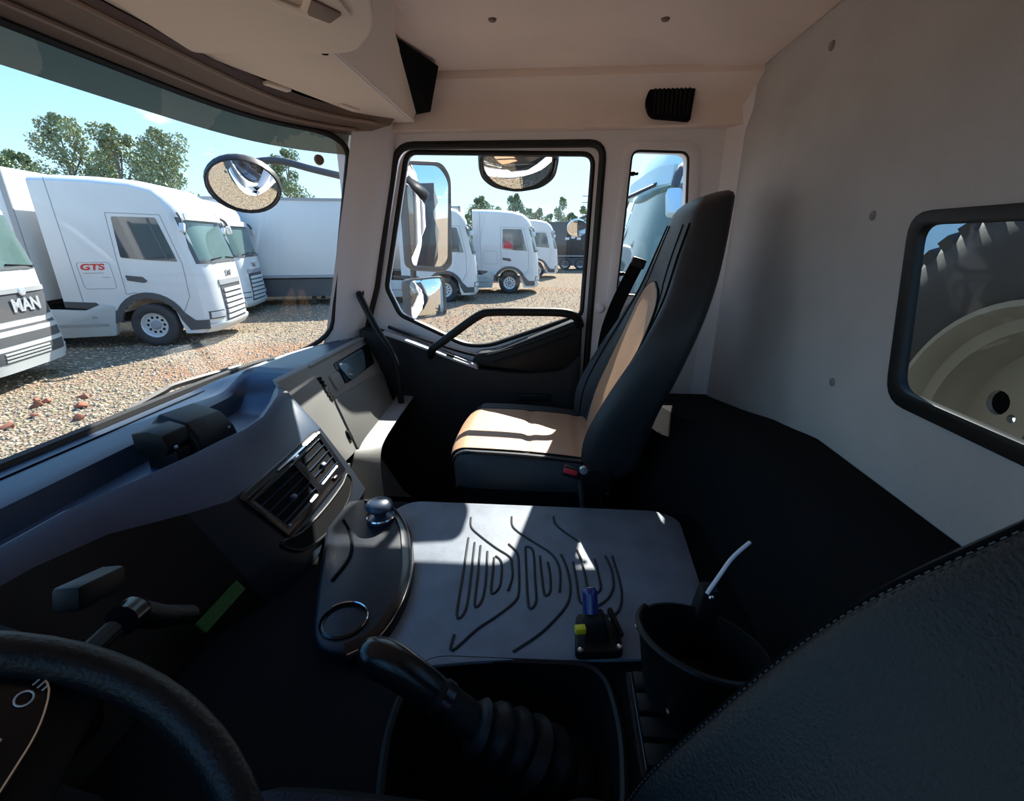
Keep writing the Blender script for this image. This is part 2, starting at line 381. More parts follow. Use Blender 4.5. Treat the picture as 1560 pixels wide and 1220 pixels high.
ob('shade_band', grid(lambda a, b: ws(a, b)+Vector((0, .004, 0)), lin(XC-EX, XC+EX, 41), lin(.915+.0, 1.0, 4)), band, win1)
dot = Vector((1.575, wsY(1.575, .885)-.002, wsZ(.885)))
dm = Matrix.Translation(dot) @ Matrix.Rotation(R(-38), 4, 'Z')
ob('sensor_pad', xform(lathe([(0, -.004), (.014, -.004), (.016, .004)], 20, 'Y'), dm), brown_trim, win1)

# A pillars
def pillar(name, s):
    X = lambda d: XC+s*d
    secs = []
    for z, yw, yd in ((1.95, .86, .755), (2.10, .835, .745), (2.2, .80, .715), (2.33, .765, .668), (2.5, .72, .625), (2.7, .665, .572), (2.82, .635, .548), (2.9, .62, .53)):
        secs.append([(X(.922), yw+.015, z), (X(.945), yw-.03, z), (X(.98), yw-.075, z), (X(1.03), yd+.005, z), (X(1.055), yd-.005, z), (X(1.10), yd+.02, z), (X(1.06), yw+.02, z), (X(.965), yw+.025, z)])
    return ob(name, loft(secs), pillar_pl, kind='structure', ang=60)
pillar('trim_3', 1); pillar('trim_4', -1)
# windscreen header trim (brown) and lighter edge beads painted as its highlights
ht = ob('trim_5', loft([[(X, wsY(X, 1)+.01, 2.822), (X, wsY(X, 1)-.045, 2.835), (X, wsY(X, 1)-.11, 2.850), (X, wsY(X, 1)-.13, 2.875), (X, wsY(X, 1)+.02, 2.90)] for X in lin(XC-.95, XC+.95, 33)]), brown_trim, kind='structure')
ob('edge_highlight', tube([(X, wsY(X, 1)-.05, 2.832) for X in lin(XC-.9, XC+.92, 33)], .005, 6), bead_glint, ht)
ob('edge_highlight', tube([(X, wsY(X, 1)-.115, 2.850) for X in lin(XC-.9, XC+.92, 33)], .005, 6), bead_glint, ht)

# floor and engine tunnel
floor = ob('floor', box(XL-.07, XD+.07, YR-.05, .98, 1.36, 1.42), carpet, kind='structure')
ob('footwell_front', obox((1.42, .84, 1.62), .66, .03, .5, (R(-25), 0, 0)), carpet, floor)
tun_hole = rpoly([(.565, .20), (.575, -.10), (.47, -.118), (.32, -.10), (.30, .18), (.45, .215)], .07)
tunnel = ob('engine_tunnel', plate([(.20, -.42), (1.035, -.42), (1.035, .72), (.20, .72)], [tun_hole], XY, 1.825, 1.846), black_matte, smooth=False, kind='structure')
ob('side_panel', box(1.02, 1.04, -.44, .72, 1.42, 1.83), carpet, tunnel)
ob('side_panel', box(.195, .215, -.44, .72, 1.42, 1.83), carpet, tunnel)
hc = Vector((.44, .05))
ob('gear_lever_well', loft([[(a, b, 1.846) for a, b in tun_hole], [(hc.x+(a-hc.x)*.93, hc.y+(b-hc.y)*.93, 1.78) for a, b in tun_hole], [(hc.x+(a-hc.x)*.8, hc.y+(b-hc.y)*.8, 1.73) for a, b in tun_hole]], True, False), black_matte, tunnel)
ob('gear_lever_well_floor', prism([(hc.x+(a-hc.x)*.82, hc.y+(b-hc.y)*.82) for a, b in tun_hole], XY, 1.725, 1.732), black_matte, tunnel)
ob('well_rim', tube([(a, b, 1.848) for a, b in tun_hole], .006, 6, closed=True), black_pl, tunnel)
# raised rear engine cover / shelf behind the seats
secs = []
for X, zt, yf in ((-.34, 1.95, -.40), (.12, 1.95, -.40), (.25, 2.078, -.42), (1.0, 2.078, -.42), (1.12, 2.06, -.36), (1.2, 2.045, -.32), (1.72, 1.945, -.30)):
    secs.append([(X, yf+.06, 1.42), (X, yf+.05, 1.80), (X, yf+.01, zt-.05), (X, yf-.04, zt), (X, YR+.002, zt), (X, YR+.002, 1.42)])
ob('rear_shelf', loft(secs), carpet, kind='structure', ang=25)

# rubber mat with moulded ridges, coloured near-black for the shade in its grooves
fm = ob('rubber_floor_mat', prism(rpoly([(.53, .26), (.80, .36), (.93, .40), (1.03, .36), (1.035, -.28), (1.0, -.33), (.60, -.30), (.575, -.05), (.565, .08)], [.02, .05, .05, .05, .05, .04, .04, .05, .05]), XY, 1.8462, 1.8535), mat_rubber, bevel=.002)
tag(fm, 'dark grey moulded rubber mat with ridged pattern on the engine tunnel', 'floor mat')
RIDGES = [
[(0.965, 0.181), (0.924, 0.173), (0.891, 0.146), (0.852, 0.106), (0.824, 0.073), (0.797, 0.066), (0.761, 0.062), (0.722, 0.067)],
[(0.868, 0.079), (0.838, 0.058), (0.794, 0.051), (0.719, 0.046), (0.691, 0.054), (0.655, 0.083), (0.625, 0.112), (0.576, 0.148), (0.609, 0.151)],
[(0.883, 0.173), (0.784, 0.165), (0.653, 0.155), (0.669, 0.141), (0.763, 0.147), (0.867, 0.156)],
[(0.857, 0.141), (0.764, 0.133), (0.679, 0.126), (0.69, 0.115), (0.739, 0.114), (0.838, 0.123)],
[(0.819, 0.106), (0.766, 0.103), (0.713, 0.099), (0.724, 0.087), (0.75, 0.084), (0.805, 0.089), (0.824, 0.103)],
[(0.976, 0.081), (0.938, 0.076), (0.91, 0.056), (0.873, 0.016), (0.844, -0.015), (0.81, -0.031), (0.769, -0.035), (0.726, -0.033)],
[(0.84, -0.038), (0.802, -0.048), (0.753, -0.054), (0.715, -0.052), (0.684, -0.041), (0.642, -0.013), (0.615, 0.01), (0.582, 0.046)],
[(0.86, 0.041), (0.772, 0.034), (0.684, 0.025), (0.696, 0.012), (0.747, 0.015), (0.846, 0.023), (0.863, 0.039)],
[(0.832, 0.008), (0.774, 0.003), (0.717, -0.004), (0.728, -0.015), (0.776, -0.014), (0.813, -0.009)],
[(0.985, -0.022), (0.953, -0.027), (0.921, -0.05), (0.889, -0.08)],
[(0.818, -0.063), (0.762, -0.067), (0.705, -0.071), (0.706, -0.087), (0.773, -0.086), (0.829, -0.08), (0.859, -0.073)],
[(0.831, -0.109), (0.775, -0.113), (0.741, -0.113), (0.725, -0.1)],
[(0.843, -0.133), (0.8, -0.141), (0.751, -0.139), (0.717, -0.125), (0.696, -0.103)],
[(0.844, -0.148), (0.778, -0.153), (0.727, -0.152), (0.688, -0.141), (0.665, -0.119)]]
for q in RIDGES:
    ob('ridge', tube(catmull([(a, b, 1.8535) for a, b in q], 4), .0030, 6), groove_shade, fm)

# ------------------------------------------------------------------ dashboard
dash = thing('dashboard', 'dark moulded dashboard running under the windscreen', 'dashboard', (.7, .75, 1.7))
def interp(t, tab):
    for (a, p), (b, q) in zip(tab, tab[1:]):
        if t <= b: 
            k = max(0, (t-a)/(b-a)); k = k*k*(3-2*k)*.5+k*.5
            return p+(q-p)*k
    return tab[-1][1]
YL = [(-.35, .73), (.3, .745), (.47, .748), (.57, .748), (.66, .722), (.78, .694), (.96, .668), (1.05, .685), (1.10, .705), (1.15, .72), (1.73, .715)]
secs = []
for X in [-.34, 0, .2, .35, .47, .57, .66, .72, .78, .84, .90, .96, 1.02, 1.06, 1.085, 1.095, 1.105, 1.12, 1.14, 1.16, 1.18, 1.20, 1.22, 1.24, 1.30, 1.4, 1.5, 1.58, 1.65, 1.70, 1.735]:
    yl = interp(X, YL); yw = wsY(min(X, 1.62), 0); 
    if X > 1.62: yw = wsY(1.62, 0)-(X-1.62)*.4
    zl = interp(X, [(.9, 2.10), (1.20, 2.150), (1.735, 2.150)])
    tr = interp(X, [(1.13, 0.), (1.235, 1.)])                                # tray closes here
    yt = min(.885, yw-.04)*(1-tr)+(yl+(yw-yl)*.55)*tr
    zb = 2.045*(1-tr)+(zl-.004)*tr
    zt = 2.098*(1-tr)+(zl-.006)*tr
    k = 1 if X < 1.09 else max(0, 1-(X-1.09)/.025)                           # centre stack -> passenger side
    g = interp(X, [(.60, 0.), (.74, 1.), (1.04, 1.), (1.09, .85)]); ys = yl*(1-g)+.664*g          # flat centre stack
    low = [(yl-.032, zl-.016), (ys-.068, 2.03), (ys-.138, 1.915), (ys-.172, 1.85), (ys-.15, 1.77), (ys-.10, 1.60)]
    hh = interp(X, [(.30, .10), (.47, .25), (.72, 1.)]); low[1] = (low[0][0]+(low[1][0]-low[0][0])*hh, low[0][1]+(low[1][1]-low[0][1])*hh)   # black fascia rises towards the driver
    hi = [(yl-.004, zl-.008), (yl+.012, 2.09), (yl+.02, 1.97), (yl+.03, 1.88), (yl+.05, 1.82), (yl+.06, 1.70)]
    pr = [(yw-.01, 2.06), (yw-.012, 2.104), (yt+.005, zt+.002), (yt-.012, zt-.006), (yt-.025, zb+.004), (yl+.06*(1-tr)+.02*tr, zb), (yl+.014, zl-.006), (yl, zl)]
    pr += [(a[0]*k+b[0]*(1-k), a[1]*k+b[1]*(1-k)) for a, b in zip(low, hi)]
    secs.append([(X, a, b) for a, b in pr])
ob('upper_pad', loft([q[:10] for q in secs], False, False), dash_pl, dash, ang=40)
ob('lower_fascia', loft([q[9:] for q in secs if q[0][0] < .67], False, False), black_pl, dash, ang=40)
ob('centre_stack', loft([q[9:] for q in secs if q[0][0] > .65], False, False), stack_m, dash, ang=40)
ob('defroster_seam', tube([(X, wsY(X, 0)-.05, 2.104) for X in lin(-.2, 1.45, 24)], .0018, 5), black_matte, dash)
def onstack(X, Z): return Vector((X, .596-(2.03-Z)*.605, Z))
# central air vent
def vp(s, t, d=0):            # s across 0..1, t down 0..1 on the vent panel, d proud of the face
    X = .735+(1.058-.735)*s+(.03-.04*s)*t*1.0; Z = 2.026-.105*t+.008*s
    bow = .003*math.sin(math.pi*s)
    return Vector((X, (.596-(2.03-Z)*.605)-.002-bow-d, Z-d*.5))
vent = ob('air_vent', plate(rpoly([(0, 0), (1, 0), (1, 1), (.0, 1)], .06), [rpoly([(.05, .10), (.52, .10), (.52, .86), (.07, .86)], .05), rpoly([(.60, .10), (.95, .10), (.95, .80), (.60, .80)], .05)], lambda a, b, t: vp(a, b, t), -.004, .007), gloss_blk, dash, bevel=.0015)
for a0, a1 in ((.06, .52), (.60, .95)):
    for kk in range(5):
        t = .16+.155*kk
        pts = [vp(a, t, .001) for a in lin(a0, a1, 6)]
        ob('slat', loft([[p+Vector((0, -.004, .004)), p+Vector((0, .012, -.003)), p+Vector((0, .012, -.005)), p+Vector((0, -.004, .002))] for p in pts]), dash_pl, vent)
    ob('vent_back', grid(lambda a, b: vp(a, b, .0005), lin(a0, a1, 4), lin(.08, .86, 4)), black_matte, vent)
    c = vp((a0+a1)/2, .55, .006)
    ob('tab', obox(c, .016, .012, .014, (R(30), 0, R(-5))), dash_pl, vent, bevel=.003)
ob('chrome_edge', tube([vp(s, .01, .007) for s in lin(.36, .98, 12)], .0042, 6), chrome, vent)
ob('bezel_corner', obox(vp(.56, .05, .008), .02, .006, .02, (R(30), 0, 0)), chrome, vent, bevel=.002)
ob('thumbwheel', obox(vp(.80, .90, .007), .02, .008, .008, (R(30), 0, 0)), gloss_blk, vent, bevel=.002)
# storage slot under the vent
slot = [onstack(X, Z)+Vector((0, -.0025, 0)) for X, Z in ((.745, 1.922), (.80, 1.908), (.90, 1.904), (1.0, 1.908), (1.045, 1.916), (1.04, 1.895), (.98, 1.874), (.88, 1.866), (.79, 1.878), (.752, 1.90))]
sm = catmull(slot, 5, True); cen = sum(sm, Vector())/len(sm)
ob('storage_slot', (sm+[cen], [(i, (i+1) % len(sm), len(sm)) for i in range(len(sm))]), black_matte, dash)
ob('slot_lip', tube(sm, .003, 6, closed=True), black_pl, dash)
# passenger panel
def pp(X, Z, d=0): return Vector((X, .716-(2.155-Z)*.535-d, Z-d*.4))
PF = lambda a, b, t: pp(a, b, t)
pn = ob('passenger_panel', prism([(1.103, 2.149), (1.732, 2.149), (1.608, 1.907), (1.201, 1.898), (1.128, 1.899), (1.085, 2.020)], PF, -.012, .003), grey_lt, dash, bevel=.002)
ob('upper_shelf_edge', tube([pp(1.267, 2.147, .004), pp(1.497, 2.149, .004), pp(1.727, 2.149, .004)], .006, 6), grey_lt, pn)
ob('storage_recess', prism(rpoly([(1.387, 2.124), (1.686, 2.127), (1.653, 2.062), (1.389, 2.059)], .015), PF, .003, .006), gloss_blk, pn)
ob('clear_flap', prism(rpoly([(1.406, 2.122), (1.625, 2.124), (1.559, 2.068), (1.420, 2.062)], .02), PF, .006, .012), mat('gloss_sky_tint', (.10, .16, .20), .1, spec=.8), pn, bevel=.002)  # blue base stands for sky reflected in the dark gloss
ob('rocker_switch', prism(rpoly([(1.324, 2.102), (1.387, 2.104), (1.375, 2.062), (1.321, 2.062)], .006), PF, .003, .012), grey_lt, pn, bevel=.002)
ob('switch_gap', prism([(1.387, 2.104), (1.406, 2.104), (1.395, 2.062), (1.375, 2.062)], PF, .003, .007), black_matte, pn)
for k in range(6):
    a = k/5; x = 1.266+-0.003*a; z = 2.113-0.059*a
    ob('tooth', prism([(x, z), (x+.022, z-.002), (x+.006, z-.012)], PF, .003, .008), black_matte, pn)
lid = ob('glove_box_lid', prism(rpoly([(1.278, 2.044), (1.665, 2.028), (1.590, 1.909), (1.232, 1.901)], .012), PF, .003, .010), grey_pl, pn, bevel=.002)
ob('latch', prism(rpoly([(1.232, 1.958), (1.249, 1.958), (1.243, 1.935), (1.226, 1.935)], .004), PF, .003, .012), black_matte, pn, bevel=.002)
# pale ledge under the glove box that turns down beside the centre stack
led = [(1.735, .592, 1.925), (1.60, .588, 1.922), (1.42, .584, 1.914), (1.26, .580, 1.905), (1.20, .575, 1.885), (1.175, .568, 1.82), (1.17, .56, 1.70)]
ledo = [(1.735, .530, 1.920), (1.60, .526, 1.916), (1.42, .522, 1.905), (1.30, .518, 1.890), (1.255, .514, 1.855), (1.24, .510, 1.79), (1.24, .505, 1.68)]
a = catmull(led, 4); b = catmull(ledo, 4)
ob('ledge', loft([[p, q, q+Vector((0, .006, -.014)), p+Vector((0, .01, -.02))] for p, q in zip(a, b)]), grey_lt, dash, bevel=.002)
ob('lower_side_panel', loft([[(1.09, .53, z), (1.10, .58, z), (1.175, .575, z), (1.175, .66, z), (1.09, .68, z)] for z in (1.60, 1.88)]), grey_pl, dash)
ob('lower_closing_panel', box(XL+.02, 1.70, .70, .73, 1.42, 1.86), black_matte, dash)
# cluster hood, green display, steering column and stalks
ob('cluster_hood', loft([[(x, .62-.10*e, 2.02+.10*e), (x, .56-.06*e, 1.98+.10*e), (x, .60, 1.85), (x, .68, 1.85), (x, .70, 2.05)] for x, e in ((-.2, 0), (-.12, .7), (.1, 1), (.3, .7), (.40, 0))]), black_pl, dash, ang=60)
ob('display', obox((.54, .505, 1.955), .085, .006, .020, (R(-35), R(-4), R(-4))), mat('green_display', (.004, .022, .006), .3, emit=(.05, .5, .08, .006)), dash)

# lower console with ashtray knob and cup holder
con_out = [(1.0, .46), (.968, .385), (.90, .33), (.823, .297), (.733, .270), (.65, .264), (.581, .278), (.545, .315), (.56, .375), (.65, .42), (.78, .47), (.95, .53)]
cs = [p.to_2d() for p in catmull([(a, b, 0) for a, b in con_out], 5, True)]
con = ob('lower_console', prism([tuple(p) for p in cs], XY, 1.82, 1.872), black_dash, None, bevel=.010, seg=3)
tag(con, 'dark curved lower console tray with glossy black edge under the air vent', 'console')
i0 = 0
edge = [p for p in catmull([(a, b, 1.860) for a, b in con_out[:8]], 6)]
ec = Vector((.76, .46, 1.860))
ob('gloss_edge', loft([[p+(p-ec).normalized()*.004+Vector((0, 0, .012)), p+(p-ec).normalized()*.012, p+(p-ec).normalized()*.010+Vector((0, 0, -.012)), p-(p-ec).normalized()*.004+Vector((0, 0, -.014)), p-(p-ec).normalized()*.012+Vector((0, 0, .016))] for p in edge]), gloss_blk, con, ang=60)
ob('chrome_line', tube([p+(p-ec).normalized()*.006+Vector((0, 0, .010)) for p in edge], .0013, 5), chrome, con)
for c_, rr, hh in (((.915, .390, 1.872), .026, .03), ):
    kb = ob('ashtray_knob', xform(lathe([(0, .052), (.018, .051), (.030, .044), (.033, .036), (.028, .028), (.016, .024), (.014, .01), (.030, .006), (.032, 0)], 28), Matrix.Translation(c_)), dash_pl, con, ang=50)
    ob('chrome_ring', xform(lathe([(.033, .012), (.035, .009), (.034, .004), (.031, .003)], 28), Matrix.Translation(c_)), chrome, con)
ob('cup_holder', xform(lathe([(.038, .004), (.041, .002), (.041, 0), (.034, .001), (.032, -.03), (0, -.03)], 28), Matrix.Translation((.605, .345, 1.873))), gloss_blk, con)
ob('cup_holder_ring', tube([(.605+.041*math.cos(t), .345+.041*math.sin(t), 1.877) for t in lin(-1.9, .9, 20)], .0013, 5), chrome, con)
ob('console_lid_seam', tube(catmull([(.90, .475, 1.873), (.84, .43, 1.873), (.77, .405, 1.873), (.70, .41, 1.873)], 6), .0035, 6), black_matte, con)

# black device standing in the dash tray
dev = thing('dashboard_device', 'black angular plastic device standing in the dash tray', 'device', (.87, .80, 2.046))
ob('body', loft([[(x, .845, 2.05), (x, .74, 2.05), (x, .75, 2.07+q), (x, .772, 2.10+q), (x, .83, 2.118+q), (x, .85, 2.10+q)] for x, q in ((.845, .018), (.855, .03), (.955, .022), (.965, .012))]), black_pl, dev, bevel=.003)
ob('side_unit', loft([[(x, .835, 2.085), (x, .77, 2.085), (x, .762, 2.10), (x, .768, 2.128), (x, .80, 2.138), (x, .835, 2.132)] for x in (.785, .848)]), black_pl, dev, bevel=.003)
ob('foot', box(.80, .95, .76, .83, 2.044, 2.09), black_pl, dev, bevel=.004)
for x, z in ((.945, 2.085), (.84, 2.068), (.79, 2.105)): ob('screw', obox((x, .748, z), .006, .004, .005), screw_m, dev)

# steering wheel with spokes and button pods
STC = Vector((.04, .30, 2.17)); TL = R(40)
ea, eb = Vector((1, 0, 0)), Vector((0, math.cos(TL), math.sin(TL))); en = ea.cross(eb)
sw = thing('steering_wheel', 'black leather steering wheel with button spoke in front of driver seat', 'steering wheel', STC)
ring = [STC+ea*.196*math.cos(t)+eb*.196*math.sin(t) for t in lin(0, 2*math.pi, 65)[:-1]]
ob('rim', tube(ring, .0145, 12, closed=True), leather, sw)
def swp(a, b, d): return STC+ea*a+eb*b+en*d
ob('hub', loft([[swp(rr*math.cos(t)*1.15, rr*math.sin(t)*.9-.02, d) for t in lin(0, 2*math.pi, 29)[:-1]] for rr, d in ((.10, -.09), (.125, -.06), (.13, -.035), (.11, -.018), (.05, -.012))]), black_matte, sw, ang=60)
for s in (1, -1):
    spk = ob('spoke', loft([[swp(s*a, b+h, d-.006), swp(s*a, b-h, d-.006), swp(s*a, b-h, d-.02), swp(s*a, b+h, d-.02)] for a, b, h, d in ((.05, .02, .05, -.012), (.10, .03, .042, -.008), (.15, .04, .03, -.004), (.192, .05, .024, 0))]), black_pl, sw, bevel=.003)
    pod = ob('button_pod', prism(rpoly([(.095, .020), (.150, .038), (.176, .058), (.165, .092), (.11, .09)], .018), lambda a, b, t: swp(s*a, b, t), -.012, .0), gloss_blk, spk, bevel=.003)
    ob('pod_edge', tube([swp(s*a, b, .001) for a, b in rpoly([(.095, .020), (.150, .038), (.176, .058), (.165, .092), (.11, .09)], .018)], .001, 5, closed=True), chrome, spk)
pm = Matrix.Translation(swp(.158, .060, .0012)) @ Matrix((ea, eb, en)).transposed().to_4x4()
white_ink = mat('white_marking', (.7, .7, .7), .5)
podr = [o for o in bpy.data.objects if o.name.startswith('button_pod')][0]
ob('button_mark', xform(tube([(.005*math.cos(t), .005*math.sin(t)*.9, 0) for t in lin(0, 2*math.pi, 17)[:-1]], .0007, 5, closed=True), pm), white_ink, podr)
for k in range(3): ob('button_mark', xform(box(.008, .0125, -.0045+.0035*k, -.0035+.0035*k, 0, .0005), pm), white_ink, podr)
ob('button_mark', xform(tube([(-.03, -.012, 0), (-.022, -.010, 0), (-.022, -.006, 0), (-.026, -.004, 0)], .0007, 5), pm), white_ink, podr)
ob('column', tube([STC+en*-.05, STC+en*-.16+Vector((0, .02, 0)), STC+en*-.34+Vector((0, .06, 0))], lambda t: .045+.02*t, 14), black_pl, sw)
st = ob('stalk', tube([STC+Vector((.06, .11, -.06)), STC+Vector((.20, .17, -.08)), STC+Vector((.34, .20, -.10))], .011, 10), black_pl, sw)
ob('stalk_collar', tube([STC+Vector((.355, .203, -.102)), STC+Vector((.375, .207, -.106))], .019, 14), gloss_blk, sw)
ob('stalk_tip', tube([STC+Vector((.375, .205, -.11)), STC+Vector((.41, .21, -.15)), STC+Vector((.45, .21, -.185))], lambda t: .017-.004*t, 12), leather, sw)
ob('switch_block', obox(STC+Vector((.36, .235, -.06)), .075, .03, .03, (0, R(20), R(12))), black_pl, sw, bevel=.006)

# gear lever
gl = thing('gear_lever', 'black gear lever with glossy knob and ribbed rubber boot', 'gear lever', (.45, .04, 1.73))
ob('boot', tube(catmull([(.45, -.055, 1.735), (.448, .0, 1.80), (.445, .045, 1.845), (.44, .09, 1.875)], 8), lambda t: (.062-.030*t)*(1+.10*math.cos(t*2*math.pi*6.5)), 22), black_pl, gl, ang=60)
ob('lever', tube(catmull([(.445, .085, 1.87), (.449, .12, 1.897), (.453, .155, 1.922)], 5), .023, 14), black_pl, gl)
ob('knob', tube(catmull([(.452, .145, 1.915), (.455, .175, 1.938), (.458, .205, 1.958), (.459, .226, 1.964), (.459, .234, 1.960)], 6), lambda t: .024+.003*math.sin(t*3)-.022*max(0, (t-.82)/.18)**2, 16), gloss_blk, gl, ang=60)
ob('collar', tube([(.450, .126, 1.902), (.4515, .137, 1.910)], .0255, 14), gloss_blk, gl)
ob('button', obox((.462, .236, 1.950), .012, .008, .012), dash_pl, gl, bevel=.003)

# brake valve block with blue knob and yellow flag
bv = thing('brake_valve', 'small black valve block with blue knob and yellow tag beside the bin', 'valve', (.60, -.09, 1.853))
ob('base', prism(rpoly([(.645, -.055), (.655, -.135), (.735, -.13), (.73, -.06)], .012), XY, 1.8535, 1.872), black_pl, bv, bevel=.004)
ob('body', loft([[(.665-.0, -.07, 1.87), (.665, -.115, 1.87), (.715, -.112, 1.87), (.715, -.07, 1.87)], [(.675, -.075, 1.91), (.675, -.105, 1.91), (.705, -.103, 1.91), (.705, -.075, 1.91)]]), black_pl, bv, bevel=.005)
ob('knob', tube(catmull([(.695, -.082, 1.905), (.71, -.081, 1.925), (.72, -.08, 1.938)], 4), lambda t: .013-.005*max(0, t-.8)/.2, 14), mat('blue_knob', (.02, .03, .16), .2, spec=.6), bv)
ob('tag', obox((.672, -.064, 1.893), .012, .018, .012, (0, 0, .2)), mat('yellow_plastic', (.75, .60, .02), .5), bv, bevel=.002)
ob('fork', obox((.70, -.125, 1.885), .05, .008, .012, (0, R(-15), R(20))), black_pl, bv, bevel=.002)
for x, y in ((.650, -.064), (.662, -.128), (.72, -.122)): ob('screw', xform(lathe([(0, .004), (.004, .003), (.005, 0)], 10), Matrix.Translation((x, y, 1.872))), screw_m, bv)

for o_v in list(bv.children): o_v.location.x -= .072
# waste bin with lid lever
bn = thing('waste_bin', 'round black open waste bin with raised front lip beside driver seat', 'bin', (.53, -.22, 1.853))
bc = Vector((.525, -.228, 0))
bsec = []
for k in range(33):
    t = 2*math.pi*k/32; cx, sy = math.cos(t), math.sin(t)
    zt = 1.965+.018*math.cos(t-2.2)-.010*cx
    bsec.append([bc+Vector((cx*rr, sy*rr, z)) for rr, z in ((.070, 1.854), (.078, 1.90), (.088, zt-.004), (.090, zt), (.086, zt), (.075, 1.90), (.066, 1.862), (.0, 1.862))])
ob('tub', loft(bsec, False, False), black_pl, bn, ang=50)
ob('lip', tube([bc+Vector((.089*math.cos(t), .089*math.sin(t), 1.968+.018*math.cos(t-2.2)-.010*math.cos(t))) for t in lin(.9, 3.4, 22)], .005, 8), black_pl, bn)
for x, y, z in ((.462, -.172, 1.90), (.605, -.155, 1.90)): ob('screw', xform(lathe([(0, .004), (.004, .003), (.005, 0)], 10), Matrix.Translation((x, y, z)) @ Matrix.Rotation(R(60), 4, 'X')), screw_m, bn)
hb = thing('hand_brake_lever', 'white bent rod lever rising from a black block behind the bin', 'lever', (.60, -.26, 1.87))
ob('block', loft([[(.585, -.285, 1.86), (.585, -.235, 1.86), (.635, -.235, 1.86), (.635, -.285, 1.86)], [(.60, -.275, 1.985), (.60, -.25, 1.985), (.625, -.25, 1.985), (.625, -.275, 1.985)]]), black_pl, hb, bevel=.005)
ob('rod', tube(catmull([(.60, -.255, 1.98), (.617, -.276, 2.0), (.635, -.297, 2.018), (.652, -.318, 2.026), (.668, -.338, 2.03)], 4), .0032, 10), mat('white_rod', (.85, .85, .88), .3), hb)
ob('bolt', xform(lathe([(0, .004), (.004, .003), (.005, 0)], 10, 'X'), Matrix.Translation((.597, -.262, 1.975)) @ Matrix.Rotation(math.pi, 4, 'Z')), screw_m, hb)

# rocker switch strip on the tunnel
rs = thing('switch_strip', 'short row of black rocker switches on the tunnel beside driver seat', 'switch panel', (.46, -.165, 1.853))
ob('frame', prism(rpoly([(.40, -.130), (.405, -.205), (.555, -.215), (.555, -.132)], .008), XY, 1.8465, 1.862), black_pl, rs, bevel=.003)
for k in range(4):
    x = .425+.036*k
    ob('rocker', obox((x, -.168-.001*k, 1.866), .031, .058, .012, (0, R(6), 0)), black_pl, rs, bevel=.002)
ob('chrome_line', tube([(.41, -.138, 1.864), (.55, -.140, 1.864)], .0008, 5), dash_pl, rs)
